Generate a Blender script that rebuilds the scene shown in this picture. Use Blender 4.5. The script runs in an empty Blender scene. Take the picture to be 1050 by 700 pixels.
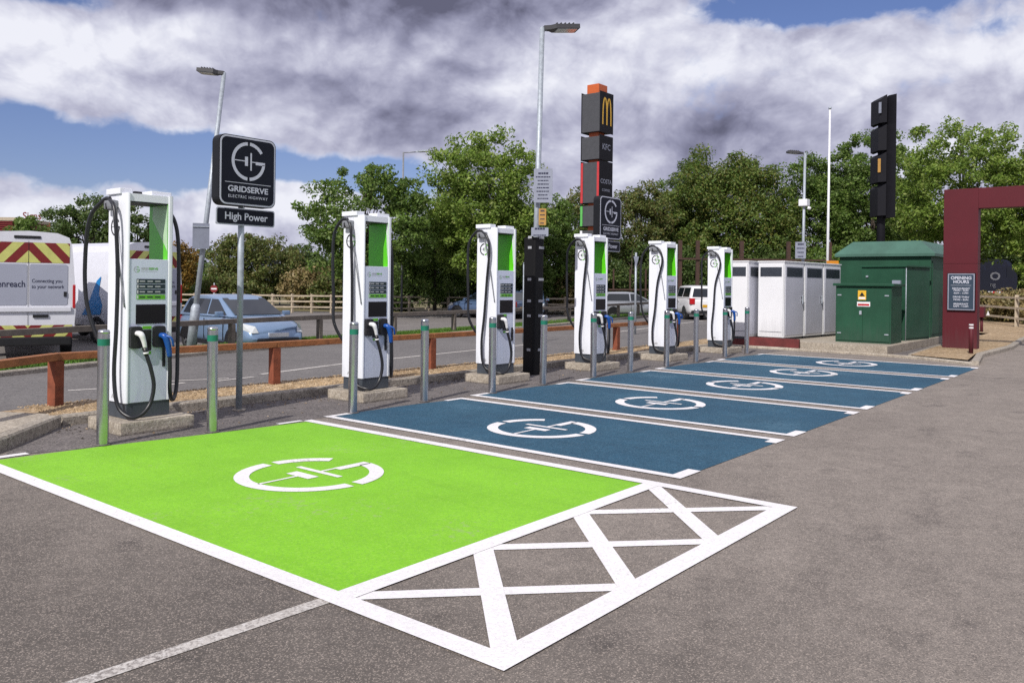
import bpy, math, random
import numpy as np
from mathutils import Vector, Matrix
R = math.radians
PI = math.pi
sc = bpy.context.scene
col = sc.collection
rng = random.Random(7)

# ------------------------------------------------------------------ camera
FPX, YH, ROLL, YAW, EYE = 850.5, 290.9, 0.01236, 0.68057, 1.6
cam_d = bpy.data.cameras.new('camera')
cam_d.sensor_width = 36; cam_d.lens = 36 * FPX / 1050
cam_d.shift_y = -(350 - YH) / 1050
cam_d.clip_end = 3000; cam_d.clip_start = .05
cam = bpy.data.objects.new('camera', cam_d); col.objects.link(cam)
cam.matrix_world = (Matrix.Translation((0, 0, EYE)) @ Matrix.Rotation(YAW - PI / 2, 4, 'Z')
                    @ Matrix.Rotation(PI / 2, 4, 'X') @ Matrix.Rotation(ROLL, 4, 'Z'))
sc.camera = cam

def at(px, F):
    """ground position at forward distance F (metres) in picture column px"""
    r = (px - 525) / FPX * F
    return (F * math.cos(YAW) + r * math.sin(YAW), F * math.sin(YAW) - r * math.cos(YAW))

# ------------------------------------------------------------------ materials
MATS = {}
def nodes_of(name):
    m = bpy.data.materials.new(name); m.use_nodes = True
    nt = m.node_tree; b = nt.nodes['Principled BSDF']
    return m, nt, b
def N(nt, t, **kw):
    n = nt.nodes.new(t)
    for k, v in kw.items():
        if hasattr(n, k): setattr(n, k, v)
        else: n.inputs[k].default_value = v
    return n
def ramp(nt, fac, stops):
    r = nt.nodes.new('ShaderNodeValToRGB')
    while len(r.color_ramp.elements) < len(stops): r.color_ramp.elements.new(.5)
    for e, (p, c) in zip(r.color_ramp.elements, stops):
        e.position = p; e.color = (*c, 1) if len(c) == 3 else c
    nt.links.new(fac, r.inputs['Fac']); return r
def noise(nt, vec, scale, detail=4, rough=.55):
    n = N(nt, 'ShaderNodeTexNoise'); n.inputs['Scale'].default_value = scale
    n.inputs['Detail'].default_value = detail; n.inputs['Roughness'].default_value = rough
    nt.links.new(vec, n.inputs['Vector']); return n
def mixc(nt, fac, a, b, mode='MIX'):
    n = nt.nodes.new('ShaderNodeMix'); n.data_type = 'RGBA'; n.blend_type = mode
    for sock, v in ((n.inputs[0], fac), (n.inputs[6], a), (n.inputs[7], b)):
        if hasattr(v, 'links') or hasattr(v, 'is_linked'): nt.links.new(v, sock)
        elif isinstance(v, (int, float)): sock.default_value = v
        else: sock.default_value = (*v, 1)
    return n.outputs[2]
def paint(name, colr, rough=.45, metal=0, var=.12, scale=6, bump=0, bscale=60, coat=0, spec=.5, dirt=0):
    if name in MATS: return MATS[name]
    m, nt, b = nodes_of(name)
    tc = N(nt, 'ShaderNodeTexCoord').outputs['Object']
    n1 = noise(nt, tc, scale, 5)
    lo = tuple(c * (1 - var) for c in colr); hi = tuple(min(1, c * (1 + var * .6)) for c in colr)
    r = ramp(nt, n1.outputs['Fac'], [(.3, lo), (.7, hi)])
    cc_ = r.outputs[0]
    if dirt:     # splashed grime and run marks, strongest near the foot
        sz = N(nt, 'ShaderNodeSeparateXYZ'); nt.links.new(tc, sz.inputs[0])
        mp = N(nt, 'ShaderNodeMapping'); mp.inputs['Scale'].default_value = (9, 9, .7); nt.links.new(tc, mp.inputs[0])
        st_ = noise(nt, mp.outputs[0], 2.2, 8, .65)
        a_ = N(nt, 'ShaderNodeMapRange'); a_.inputs[1].default_value = .15; a_.inputs[2].default_value = dirt; a_.inputs[3].default_value = .42; a_.inputs[4].default_value = .0; nt.links.new(sz.outputs[2], a_.inputs[0])
        b_ = N(nt, 'ShaderNodeMath', operation='ADD'); nt.links.new(a_.outputs[0], b_.inputs[0]); nt.links.new(st_.outputs['Fac'], b_.inputs[1])
        d_ = N(nt, 'ShaderNodeMapRange'); d_.inputs[1].default_value = .58; d_.inputs[2].default_value = 1.05; d_.inputs[4].default_value = .30; nt.links.new(b_.outputs[0], d_.inputs[0])
        cc_ = mixc(nt, d_.outputs[0], cc_, tuple(c * .35 + .05 for c in colr))
    nt.links.new(cc_, b.inputs['Base Color'])
    rr = N(nt, 'ShaderNodeMapRange'); rr.inputs[3].default_value = rough * .8; rr.inputs[4].default_value = min(1, rough * 1.25)
    n2 = noise(nt, tc, scale * 4, 4); nt.links.new(n2.outputs['Fac'], rr.inputs[0]); nt.links.new(rr.outputs[0], b.inputs['Roughness'])
    b.inputs['Metallic'].default_value = metal
    b.inputs['Specular IOR Level'].default_value = spec
    if coat: b.inputs['Coat Weight'].default_value = coat; b.inputs['Coat Roughness'].default_value = .08
    if bump:
        n3 = noise(nt, tc, bscale, 4)
        bp = N(nt, 'ShaderNodeBump'); bp.inputs['Strength'].default_value = bump; bp.inputs['Distance'].default_value = .01
        nt.links.new(n3.outputs['Fac'], bp.inputs['Height']); nt.links.new(bp.outputs[0], b.inputs['Normal'])
    MATS[name] = m; return m

def aggregate(name, base_lo, base_hi, speck, dark, patch=.35, rough=.9, worn=None, old=False, stains=False, grime=0, bump=.5, fine=1.0, wear_col=None, wear_amt=0, wear_scale=1.0):
    """asphalt, floor paint on asphalt: large stains, mid mottling, stone speckle"""
    m, nt, b = nodes_of(name)
    tc = N(nt, 'ShaderNodeTexCoord').outputs['Object']
    big = noise(nt, tc, .45, 6, .62); mid = noise(nt, tc, 3.4, 9, .72)
    c = ramp(nt, big.outputs['Fac'], [(.32, base_lo), (.66, base_hi)]).outputs[0]
    mm = ramp(nt, mid.outputs['Fac'], [(.3, (1 - patch,) * 3), (.7, (1 + patch * .5,) * 3)]).outputs[0]
    c = mixc(nt, 1.0, c, mm, 'MULTIPLY')
    m3 = noise(nt, tc, 17, 6, .7); c = mixc(nt, 1.0, c, ramp(nt, m3.outputs['Fac'], [(.3, (1 - patch * .8,) * 3), (.7, (1 + patch * .5,) * 3)]).outputs[0], 'MULTIPLY')
    if old:      # an older, darker surface course on the near left, with a ragged edge
        sx = N(nt, 'ShaderNodeSeparateXYZ'); nt.links.new(tc, sx.inputs[0])
        e1 = N(nt, 'ShaderNodeMath', operation='MULTIPLY_ADD'); nt.links.new(big.outputs['Fac'], e1.inputs[0]); e1.inputs[1].default_value = 4.0; nt.links.new(sx.outputs[0], e1.inputs[2])
        mo = N(nt, 'ShaderNodeMapRange'); mo.inputs[1].default_value = 3.6; mo.inputs[2].default_value = 6.4; mo.inputs[3].default_value = .56; mo.inputs[4].default_value = 1.0
        nt.links.new(e1.outputs[0], mo.inputs[0])
        cc = N(nt, 'ShaderNodeCombineColor'); nt.links.new(mo.outputs[0], cc.inputs[0]); nt.links.new(mo.outputs[0], cc.inputs[1]); nt.links.new(mo.outputs[0], cc.inputs[2])
        c = mixc(nt, 1.0, c, cc.outputs[0], 'MULTIPLY')
    if stains:
        sn = noise(nt, tc, 1.7, 6, .55); c = mixc(nt, 1.0, c, ramp(nt, sn.outputs['Fac'], [(.27, (.66, .66, .68)), (.40, (1, 1, 1))]).outputs[0], 'MULTIPLY')
    if grime:
        mp = N(nt, 'ShaderNodeMapping'); mp.inputs['Scale'].default_value = (5.0, .35, 1); nt.links.new(tc, mp.inputs[0])
        tn = noise(nt, mp.outputs[0], 1.0, 9, .7); c = mixc(nt, 1.0, c, ramp(nt, tn.outputs['Fac'], [(.52, (1, 1, 1)), (.70, (1 - grime * .75,) * 3)]).outputs[0], 'MULTIPLY')
        gn = noise(nt, tc, 1.1, 9, .7); c = mixc(nt, 1.0, c, ramp(nt, gn.outputs['Fac'], [(.30, (1 - grime,) * 3), (.62, (1, 1, 1))]).outputs[0], 'MULTIPLY')
    v = N(nt, 'ShaderNodeTexVoronoi'); v.inputs['Scale'].default_value = 85 * fine; nt.links.new(tc, v.inputs['Vector'])
    sep = N(nt, 'ShaderNodeSeparateColor'); nt.links.new(v.outputs['Color'], sep.inputs[0])
    light = ramp(nt, sep.outputs[0], [(.72, (0, 0, 0)), (.9, (1, 1, 1))]).outputs[0]
    dk = ramp(nt, sep.outputs[1], [(.62, (0, 0, 0)), (.85, (1, 1, 1))]).outputs[0]
    c = mixc(nt, light, c, mixc(nt, .6, c, speck))
    c = mixc(nt, dk, c, mixc(nt, .6, c, dark))
    if wear_col is not None:
        w = noise(nt, tc, 42 * wear_scale, 6, .75); w2 = noise(nt, tc, .9, 4)
        s = N(nt, 'ShaderNodeMath', operation='ADD'); nt.links.new(w.outputs['Fac'], s.inputs[0]); nt.links.new(w2.outputs['Fac'], s.inputs[1])
        wf = ramp(nt, s.outputs[0], [(.0, (0, 0, 0)), (1.0, (1, 1, 1))])
        lo = 1.0 + .22 - wear_amt
        mr = N(nt, 'ShaderNodeMapRange'); mr.inputs[1].default_value = lo; mr.inputs[2].default_value = lo + .09
        nt.links.new(s.outputs[0], mr.inputs[0])
        c = mixc(nt, mr.outputs[0], c, wear_col)
        nt.nodes.remove(wf)
    nt.links.new(c, b.inputs['Base Color'])
    b.inputs['Roughness'].default_value = rough
    b.inputs['Specular IOR Level'].default_value = .3
    h = noise(nt, tc, 120 * fine, 3, .6)
    bp = N(nt, 'ShaderNodeBump'); bp.inputs['Strength'].default_value = bump; bp.inputs['Distance'].default_value = .006
    nt.links.new(h.outputs['Fac'], bp.inputs['Height']); nt.links.new(bp.outputs[0], b.inputs['Normal'])
    MATS[name] = m; return m

asphalt = aggregate('asphalt', (.195, .170, .152), (.275, .240, .212), (.44, .375, .325), (.085, .076, .072), .26, fine=2.1, old=True, stains=True)
strip_asphalt = aggregate('strip_asphalt', (.125, .112, .112), (.18, .16, .155), (.28, .25, .23), (.03, .03, .03), .3)
road_mat = aggregate('road_surface', (.135, .125, .125), (.18, .168, .165), (.22, .21, .2), (.07, .07, .07), .12, fine=.6)
lot_mat = aggregate('lot_surface', (.16, .145, .14), (.22, .2, .19), (.26, .24, .22), (.09, .09, .09), .2, fine=.5)
green_coat = aggregate('green_coat', (.20, .50, .018), (.24, .56, .025), (.26, .53, .05), (.165, .40, .03), .05, .75, bump=.35, grime=.17, wear_col=(.25, .42, .1), wear_amt=.05, wear_scale=.4)
blue_coat = aggregate('blue_coat', (.018, .074, .132), (.034, .108, .172), (.05, .13, .20), (.010, .045, .085), .16, .75, bump=.35, grime=.22, wear_col=(.05, .12, .18), wear_amt=.06, wear_scale=.5)
line_mat = aggregate('line_paint', (.72, .70, .72), (.80, .78, .79), (.82, .82, .82), (.62, .6, .6), .05, .7, bump=.4, wear_col=(.34, .32, .31), wear_amt=.035)
worn_line = aggregate('worn_line_paint', (.46, .43, .40), (.58, .55, .52), (.62, .6, .58), (.2, .18, .17), .15, .8, bump=.4, wear_col=(.2, .18, .17), wear_amt=.08)
gravel_mat = aggregate('gravel', (.30, .21, .12), (.44, .32, .19), (.62, .5, .36), (.11, .07, .04), .35, .95, bump=1.0, fine=.35)
concrete = aggregate('concrete', (.34, .29, .23), (.46, .41, .34), (.5, .46, .4), (.2, .17, .14), .3, .9, bump=.7, fine=.6)
kerb_mat = aggregate('kerb_concrete', (.27, .24, .20), (.40, .355, .30), (.42, .39, .34), (.14, .12, .1), .3, .9, bump=.6, fine=.6)
grass_mat = aggregate('grass_ground', (.05, .10, .015), (.09, .16, .03), (.14, .2, .05), (.02, .045, .01), .4, .95, bump=1.0, fine=.3)
rough_mat = aggregate('rough_ground', (.12, .11, .05), (.2, .17, .09), (.26, .22, .12), (.05, .045, .02), .4, .95, bump=1.0, fine=.2)

white = paint('white_paint', (.76, .785, .84), .32, dirt=.7, var=.04, scale=2, coat=.3)
side_white = paint('side_white', (.76, .785, .85), .4, dirt=.7, var=.03, scale=1.5)
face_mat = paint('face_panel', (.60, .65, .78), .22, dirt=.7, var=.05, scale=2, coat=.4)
silver = paint('silver_trim', (.66, .68, .74), .3, metal=.5, var=.05)
base_grey = paint('base_grey', (.05, .06, .075), .5, var=.15)
black = paint('black_plastic', (.012, .012, .014), .4, var=.2)
rubber = paint('rubber', (.012, .013, .017), .38, var=.2)
dark_screen = paint('dark_screen', (.006, .006, .008), .2, var=.1, spec=.3)
menu_dark = paint('menu_dark', (.012, .03, .035), .3)
lime = paint('lime_plastic', (.12, .42, .015), .35, var=.05)
lit_green = paint('lit_green_panel', (.42, .60, .40), .3)  # green window panel where it catches the light, brightness held in the colour
deep_green = paint('window_green', (.10, .55, .012), .28, var=.12, scale=2)
grey_text = paint('grey_text', (.42, .43, .45), .5)
blue_plastic = paint('blue_plastic', (.01, .075, .33), .35)
white_plastic = paint('white_plastic', (.72, .72, .74), .35)
stainless = paint('stainless', (.54, .55, .58), .26, metal=1, var=.08, scale=14)
galv = paint('galvanised', (.36, .40, .45), .5, metal=.3, var=.22, scale=18)
lamp_grey = paint('lamp_grey', (.24, .25, .27), .5, metal=.4, var=.15)
lamp_dark = paint('lamp_dark', (.05, .05, .055), .5)
teal_band = paint('teal_band', (.008, .16, .10), .4)
sign_black = paint('sign_black', (.007, .009, .017), .55, var=.15, spec=.2)
sign_side = paint('sign_side', (.008, .009, .012), .5, spec=.25)
sign_white = paint('sign_white', (.50, .52, .60), .4, var=.05)
timber = paint('orange_timber', (.30, .115, .04), .7, var=.35, scale=9, bump=.5, bscale=30)
timber_dk = paint('red_timber', (.22, .06, .028), .75, var=.35, scale=8, bump=.5, bscale=30)
grey_timber = paint('weathered_timber', (.17, .145, .12), .85, var=.3, scale=8, bump=.5, bscale=30)
pale_timber = paint('pale_timber', (.43, .36, .27), .85, var=.25, scale=5, bump=.4, bscale=30)
cab_white = paint('cabinet_white', (.72, .73, .76), .4, dirt=.7, var=.06, scale=1.2)
cab_door = paint('cabinet_door', (.47, .48, .55), .28, dirt=.7, var=.08, scale=1.4)
vent_dark = paint('vent_dark', (.05, .06, .085), .5)
box_green = paint('box_green', (.015, .068, .038), .6, dirt=.6, var=.22, scale=1.5, spec=.25)
roof_green = paint('roof_green', (.045, .12, .09), .55, var=.2, scale=1.8)
maroon = paint('maroon_panel', (.088, .008, .015), .6, dirt=.7, spec=.3, var=.12, scale=1.2)
maroon_kerb = paint('maroon_upstand', (.13, .02, .02), .7, var=.35, scale=4, bump=.4)
rust = paint('rusty_steel', (.055, .028, .02), .85, var=.35, scale=9)
tot_grey = paint('totem_grey', (.055, .057, .064), .5)
tot_dark = paint('totem_dark', (.009, .009, .013), .6, spec=.2)
tot_orange = paint('totem_orange', (.50, .10, .02), .5)
tot_red = paint('totem_red', (.48, .035, .04), .5)
tot_green = paint('totem_green', (.10, .42, .09), .5)
gold = paint('gold_yellow', (.72, .42, .03), .4)
yellow = paint('reflective_yellow', (.52, .53, .16), .45)
darkred = paint('reflective_red', (.17, .012, .012), .45)
orange_sign = paint('orange_sign', (.65, .25, .02), .5)
amber = paint('amber_label', (.40, .22, .05), .5)
van_white = paint('van_white', (.64, .65, .71), .3, var=.04, coat=.5)
van_panel = paint('van_panel', (.33, .35, .43), .25, var=.08, scale=1.2, coat=.4)
navy_text = paint('navy_text', (.012, .015, .05), .5)
van_blue = paint('van_blue', (.01, .20, .52), .35)
plate_yellow = paint('plate_yellow', (.55, .30, .01), .45)
car_blue = paint('car_blue', (.20, .30, .46), .25, metal=.35, var=.04, coat=.9)
car_dblue = paint('car_dark_blue', (.08, .13, .24), .25, metal=.3, var=.04, coat=.9)
car_white = paint('car_white', (.68, .68, .70), .3, var=.03, coat=.8)
car_silver = paint('car_silver', (.42, .44, .47), .28, metal=.5, var=.04, coat=.8)
car_glass = paint('car_glass', (.010, .014, .018), .04, var=.1, spec=.75)
tyre_mat = paint('tyre', (.012, .012, .013), .8)
rim_mat = paint('alloy_rim', (.35, .36, .38), .35, metal=.8)
lamp_red = paint('red_lens', (.42, .01, .015), .2, coat=.6)
lamp_clear = paint('clear_lens', (.55, .58, .6), .1, coat=.8)
navy_paint = paint('navy_vehicle', (.008, .014, .05), .35, coat=.4)
brick_red = paint('red_brown_cladding', (.16, .035, .025), .7)
sign_grey = paint('grey_sign_back', (.20, .22, .28), .5)
plate_grey = paint('notice_grey', (.25, .27, .34), .5)
board_blue = paint('slate_board', (.03, .05, .08), .35)
wrap_black = paint('wrap_black', (.007, .007, .008), .6, spec=.2)
tape_silver = paint('tape_silver', (.36, .37, .40), .35)
bark = paint('bark', (.055, .042, .032), .9, var=.4, scale=7, bump=.8, bscale=20)

def leaf_mat(name, cols, trans=.25):
    m, nt, b = nodes_of(name)
    g = N(nt, 'ShaderNodeNewGeometry'); tc = N(nt, 'ShaderNodeTexCoord').outputs['Object']
    r = ramp(nt, g.outputs['Random Per Island'], [(i / (len(cols) - 1), c) for i, c in enumerate(cols)])
    n1 = noise(nt, tc, .8, 3)
    mm = ramp(nt, n1.outputs['Fac'], [(.3, (.72, .72, .72)), (.7, (1.2, 1.18, 1.1))]).outputs[0]
    c = mixc(nt, 1.0, r.outputs[0], mm, 'MULTIPLY')
    nt.links.new(c, b.inputs['Base Color']); b.inputs['Roughness'].default_value = .5
    b.inputs['Specular IOR Level'].default_value = .35
    t = N(nt, 'ShaderNodeBsdfTranslucent'); nt.links.new(c, t.inputs['Color'])
    mx = N(nt, 'ShaderNodeMixShader'); mx.inputs[0].default_value = trans
    nt.links.new(b.outputs[0], mx.inputs[1]); nt.links.new(t.outputs[0], mx.inputs[2])
    nt.links.new(mx.outputs[0], nt.nodes['Material Output'].inputs['Surface'])
    MATS[name] = m; return m
leaf_green = leaf_mat('leaf_green', [(.075, .14, .03), (.12, .21, .04), (.17, .26, .055), (.095, .165, .035), (.25, .32, .10)], .42)
leaf_dark = leaf_mat('leaf_dark', [(.05, .095, .026), (.085, .145, .036), (.115, .17, .045), (.065, .115, .03), (.17, .21, .075)], .38)
leaf_light = leaf_mat('leaf_light', [(.12, .21, .035), (.19, .30, .05), (.26, .36, .07), (.14, .23, .04), (.36, .42, .13)], .45)
leaf_rust = leaf_mat('leaf_rust', [(.075, .135, .03), (.125, .205, .04), (.20, .19, .05), (.10, .18, .035), (.25, .31, .08)], .4)
leaf_brown = leaf_mat('leaf_brown', [(.10, .135, .04), (.15, .185, .05), (.10, .155, .04), (.20, .19, .06), (.13, .11, .045)], .4)
leaf_autumn = leaf_mat('leaf_autumn', [(.2, .11, .02), (.26, .15, .03), (.15, .12, .03), (.3, .17, .03), (.1, .09, .02)])
leaf_straw = leaf_mat('leaf_straw', [(.26, .2, .09), (.34, .26, .12), (.18, .17, .06), (.4, .3, .16), (.12, .14, .04)])
grass_leaf = leaf_mat('grass_blade', [(.06, .15, .015), (.10, .22, .02), (.08, .17, .02), (.14, .26, .04)])

# ------------------------------------------------------------------ mesh building
class MB:
    def __init__(s): s.v = []; s.f = []; s.m = []; s.mats = []; s.sm = []
    def mi(s, mat):
        if mat is None: return 0
        if mat not in s.mats: s.mats.append(mat)
        return s.mats.index(mat)
    def add(s, vs, fs, mat=None, smooth=False):
        o = len(s.v); s.v += [tuple(v) for v in vs]
        k = s.mi(mat)
        for f in fs: s.f.append(tuple(i + o for i in f)); s.m.append(k); s.sm.append(smooth)
        return s
    def box(s, x0, x1, y0, y1, z0, z1, mat=None, M=None, bev=0):
        if bev:
            b = min(bev, (x1 - x0) / 2.01, (y1 - y0) / 2.01, (z1 - z0) / 2.01)
            return s.chbox(x0, x1, y0, y1, z0, z1, b, mat, M)
        vs = [Vector(p) for p in ((x0, y0, z0), (x1, y0, z0), (x1, y1, z0), (x0, y1, z0), (x0, y0, z1), (x1, y0, z1), (x1, y1, z1), (x0, y1, z1))]
        if M: vs = [M @ v for v in vs]
        return s.add(vs, [(0, 3, 2, 1), (4, 5, 6, 7), (0, 1, 5, 4), (1, 2, 6, 5), (2, 3, 7, 6), (3, 0, 4, 7)], mat)
    def chbox(s, x0, x1, y0, y1, z0, z1, b, mat, M=None):
        import bmesh
        bm = bmesh.new()
        bmesh.ops.create_cube(bm, size=1)
        for v in bm.verts:
            v.co = Vector((x0 + (v.co.x + .5) * (x1 - x0), y0 + (v.co.y + .5) * (y1 - y0), z0 + (v.co.z + .5) * (z1 - z0)))
        bmesh.ops.bevel(bm, geom=list(bm.edges), offset=b, segments=2, profile=.7, affect='EDGES')
        if M: bmesh.ops.transform(bm, matrix=M, verts=bm.verts)
        bm.verts.index_update()
        vs = [v.co[:] for v in bm.verts]; fs = [[v.index for v in f.verts] for f in bm.faces]; bm.free()
        return s.add(vs, fs, mat)
    def prism(s, poly, z0, z1, mat=None, M=None, smooth=False):
        n = len(poly)
        vs = [Vector((x, y, z0)) for x, y in poly] + [Vector((x, y, z1)) for x, y in poly]
        if M: vs = [M @ v for v in vs]
        o = len(s.v)
        s.add(vs, [tuple(range(n - 1, -1, -1)), tuple(range(n, 2 * n))], mat)
        k = s.mi(mat)
        for i in range(n):
            j = (i + 1) % n; s.f.append((o + i, o + j, o + n + j, o + n + i)); s.m.append(k); s.sm.append(smooth)
        return s
    def flat(s, poly, z, mat=None, M=None):
        vs = [Vector((x, y, z)) for x, y in poly]
        if M: vs = [M @ v for v in vs]
        return s.add(vs, [tuple(range(len(poly)))], mat)
    def tube(s, pts, r, n=8, mat=None, caps=True):
        pts = [Vector(p) for p in pts]; rs = r if isinstance(r, (list, tuple)) else [r] * len(pts)
        rings = []; up = None
        for i, p in enumerate(pts):
            a = pts[max(0, i - 1)]; b = pts[min(len(pts) - 1, i + 1)]
            t = (b - a).normalized()
            if up is None:
                up = Vector((0, 0, 1)) if abs(t.z) < .9 else Vector((1, 0, 0))
            sd = t.cross(up)
            if sd.length < 1e-4: sd = t.cross(Vector((0, 1, 0)))
            sd.normalize(); up = sd.cross(t).normalized()
            rings.append([p + (sd * math.cos(2 * PI * k / n) + up * math.sin(2 * PI * k / n)) * rs[i] for k in range(n)])
        vs = [v for rg in rings for v in rg]; fs = []
        for i in range(len(pts) - 1):
            for k in range(n):
                k2 = (k + 1) % n; fs.append((i * n + k, i * n + k2, (i + 1) * n + k2, (i + 1) * n + k))
        s.add(vs, fs, mat, True)
        if caps:
            o = len(s.v) - len(vs); k = s.mi(mat)
            s.f.append(tuple(o + i for i in range(n - 1, -1, -1))); s.m.append(k); s.sm.append(False)
            q = o + (len(pts) - 1) * n; s.f.append(tuple(q + i for i in range(n))); s.m.append(k); s.sm.append(False)
        return s
    def build(s, name, mat=None, parent=None):
        me = bpy.data.meshes.new(name); me.from_pydata(s.v, [], s.f)
        mats = s.mats if s.mats else [mat]
        for m in mats: me.materials.append(m)
        me.polygons.foreach_set('material_index', s.m); me.polygons.foreach_set('use_smooth', s.sm)
        me.update()
        o = bpy.data.objects.new(name, me); col.objects.link(o)
        if parent: o.parent = parent
        return o

def tag(o, label=None, cat=None, group=None, kind=None):
    if label: o['label'] = label
    if cat: o['category'] = cat
    if group: o['group'] = group
    if kind: o['kind'] = kind
    return o
def thing(name, label, cat, loc=(0, 0, 0), rz=0, group=None):
    o = bpy.data.objects.new(name, None); col.objects.link(o); o.empty_display_size = .2
    o.location = loc; o.rotation_euler = (0, 0, rz)
    return tag(o, label, cat, group)
def structure(o): return tag(o, kind='structure')
def copy_tree(o, parent=None):
    c = o.copy(); col.objects.link(c); c.parent = parent
    for ch in [x for x in bpy.data.objects if x.parent == o]: copy_tree(ch, c)
    return c
def spline(pts, n=10):
    P = [Vector(p) for p in pts]; P = [P[0] * 2 - P[1]] + P + [P[-1] * 2 - P[-2]]; out = []
    for i in range(1, len(P) - 2):
        for k in range(n):
            t = k / n
            out.append(.5 * ((2 * P[i]) + (P[i + 1] - P[i - 1]) * t + (2 * P[i - 1] - 5 * P[i] + 4 * P[i + 1] - P[i + 2]) * t * t + (3 * P[i] - P[i - 1] - 3 * P[i + 1] + P[i + 2]) * t ** 3))
    out.append(P[-2]); return out
# local frames: plane coordinates (a right, b up) on a face
def face_frame(origin, right, up=(0, 0, 1)):
    r = Vector(right).normalized(); u = Vector(up).normalized(); n = r.cross(u)
    M = Matrix(((r.x, u.x, n.x, origin[0]), (r.y, u.y, n.y, origin[1]), (r.z, u.z, n.z, origin[2]), (0, 0, 0, 1)))
    return M
FNT = None
def text_into(mb, s, size, M, mat, align='CENTER', sx=1.0, bold=.0, spacing=1.0, depth=.0):
    cu = bpy.data.curves.new('t', 'FONT'); cu.body = s; cu.size = size; cu.align_x = align; cu.align_y = 'CENTER'
    cu.offset = bold; cu.space_character = spacing; cu.resolution_u = 3
    ob = bpy.data.objects.new('t', cu)
    me = bpy.data.meshes.new_from_object(ob)
    vs = [M @ Vector((v.co.x * sx, v.co.y, v.co.z + depth)) for v in me.vertices]
    mb.add(vs, [tuple(p.vertices) for p in me.polygons], mat)
    bpy.data.objects.remove(ob); bpy.data.curves.remove(cu); bpy.data.meshes.remove(me)
    return mb
def rrect(x0, x1, y0, y1, r, n=5):
    pts = []
    for cx, cy, a0 in ((x1 - r, y0 + r, -90), (x1 - r, y1 - r, 0), (x0 + r, y1 - r, 90), (x0 + r, y0 + r, 180)):
        for k in range(n + 1):
            a = R(a0 + 90 * k / n); pts.append((cx + r * math.cos(a), cy + r * math.sin(a)))
    return pts
def arc_band(mb, a0, a1, ri, ro, M, mat, z=0, n=26):
    vs = []; fs = []
    for k in range(n + 1):
        a = R(a0 + (a1 - a0) * k / n)
        vs += [M @ Vector((ri * math.cos(a), ri * math.sin(a), z)), M @ Vector((ro * math.cos(a), ro * math.sin(a), z))]
    for k in range(n): fs.append((2 * k, 2 * k + 1, 2 * k + 3, 2 * k + 2))
    mb.add(vs, fs, mat)
def g_logo(mb, Rr, M, mat, mat2=None, th=.19):
    """round letter-G emblem with two battery plates"""
    mat2 = mat2 or mat
    ri = 1 - th
    S = M @ Matrix.Scale(Rr, 4)
    arc_band(mb, 94, 266, ri, 1, S, mat)
    arc_band(mb, 86, 33, ri, 1, S, mat2)
    arc_band(mb, -86, -6, ri, 1, S, mat2)
    def q(x0, x1, y0, y1, m): mb.flat([(x0, y0), (x1, y0), (x1, y1), (x0, y1)], 0, m, S)
    q(-.82, -.22, -.02, .03, mat); q(-.22, -.04, -.24, .24, mat)
    q(.10, .19, -.46, .46, mat2); q(.19, .42, -.03, .02, mat2); q(.42, .985, -.13, .03, mat2)

# ------------------------------------------------------------------ ground
EDGE = [(-160, -50), (-60, -10), (-15, 7.8), (5.2, 14.75), (8.85, 15.95), (13.9, 16.95), (18, 17.35), (23.3, 18.2), (27, 19.0), (47, 23.2), (90, 33), (250, 72), (700, 190)]
def edge_y(x):
    for (a, b), (c, d) in zip(EDGE, EDGE[1:]):
        if a <= x <= c: return b + (d - b) * (x - a) / (c - a)
    return EDGE[-1][1]
def sheet(name, poly, z, mat):
    return structure(MB().flat(poly, z, mat).build(name))
ground = sheet('ground', [(-160, -200), (700, -200)] + [(x, y) for x, y in reversed(EDGE)], 0, asphalt)
# road sheet
xs_r = [-60, -15, 5.2, 8.85, 13.9, 18, 23.3, 27, 47, 90, 250]
NEAR = [(-60, -22), (-15, 1.5), (1.2, 9.2), (3.0, 10.35), (4.5, 10.62), (20.0, 10.62), (26, 11.0), (35, 12.2), (60, 17), (100, 26), (250, 62)]
sheet('road', NEAR + [(x, edge_y(x)) for x in reversed(xs_r)], .004, road_mat)
def ribbon(mb, pts, w, z, mat, close=False):
    """flat ribbon centred on polyline"""
    P = [Vector((x, y, 0)) for x, y in pts]; L = []
    for i, p in enumerate(P):
        t = (P[min(i + 1, len(P) - 1)] - P[max(0, i - 1)]).normalized(); n = Vector((-t.y, t.x, 0))
        L.append((p + n * w / 2, p - n * w / 2))
    vs = [(q.x, q.y, z) for pr in L for q in pr]
    mb.add(vs, [(2 * i, 2 * i + 1, 2 * i + 3, 2 * i + 2) for i in range(len(P) - 1)], mat)
m = MB()
ribbon(m, [(8.3, 12.2), (10.4, 12.66), (14.5, 13.1), (18, 13.5)], .11, .009, worn_line)
ribbon(m, [(24.0, 14.9), (29, 15.9), (31.6, 16.5), (36, 17.3)], .12, .009, worn_line)
for a, b in (((5.7, 11.75), (6.8, 12.0)), ((6.75, 12.35), (7.6, 12.05)), ((6.2, 12.3), (6.9, 12.65)), ((7.2, 11.85), (8.0, 11.95)), ((5.2, 12.3), (6.0, 12.1))):
    ribbon(m, [a, b], .09, .009, worn_line)
structure(m.build('road_marking'))
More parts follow.
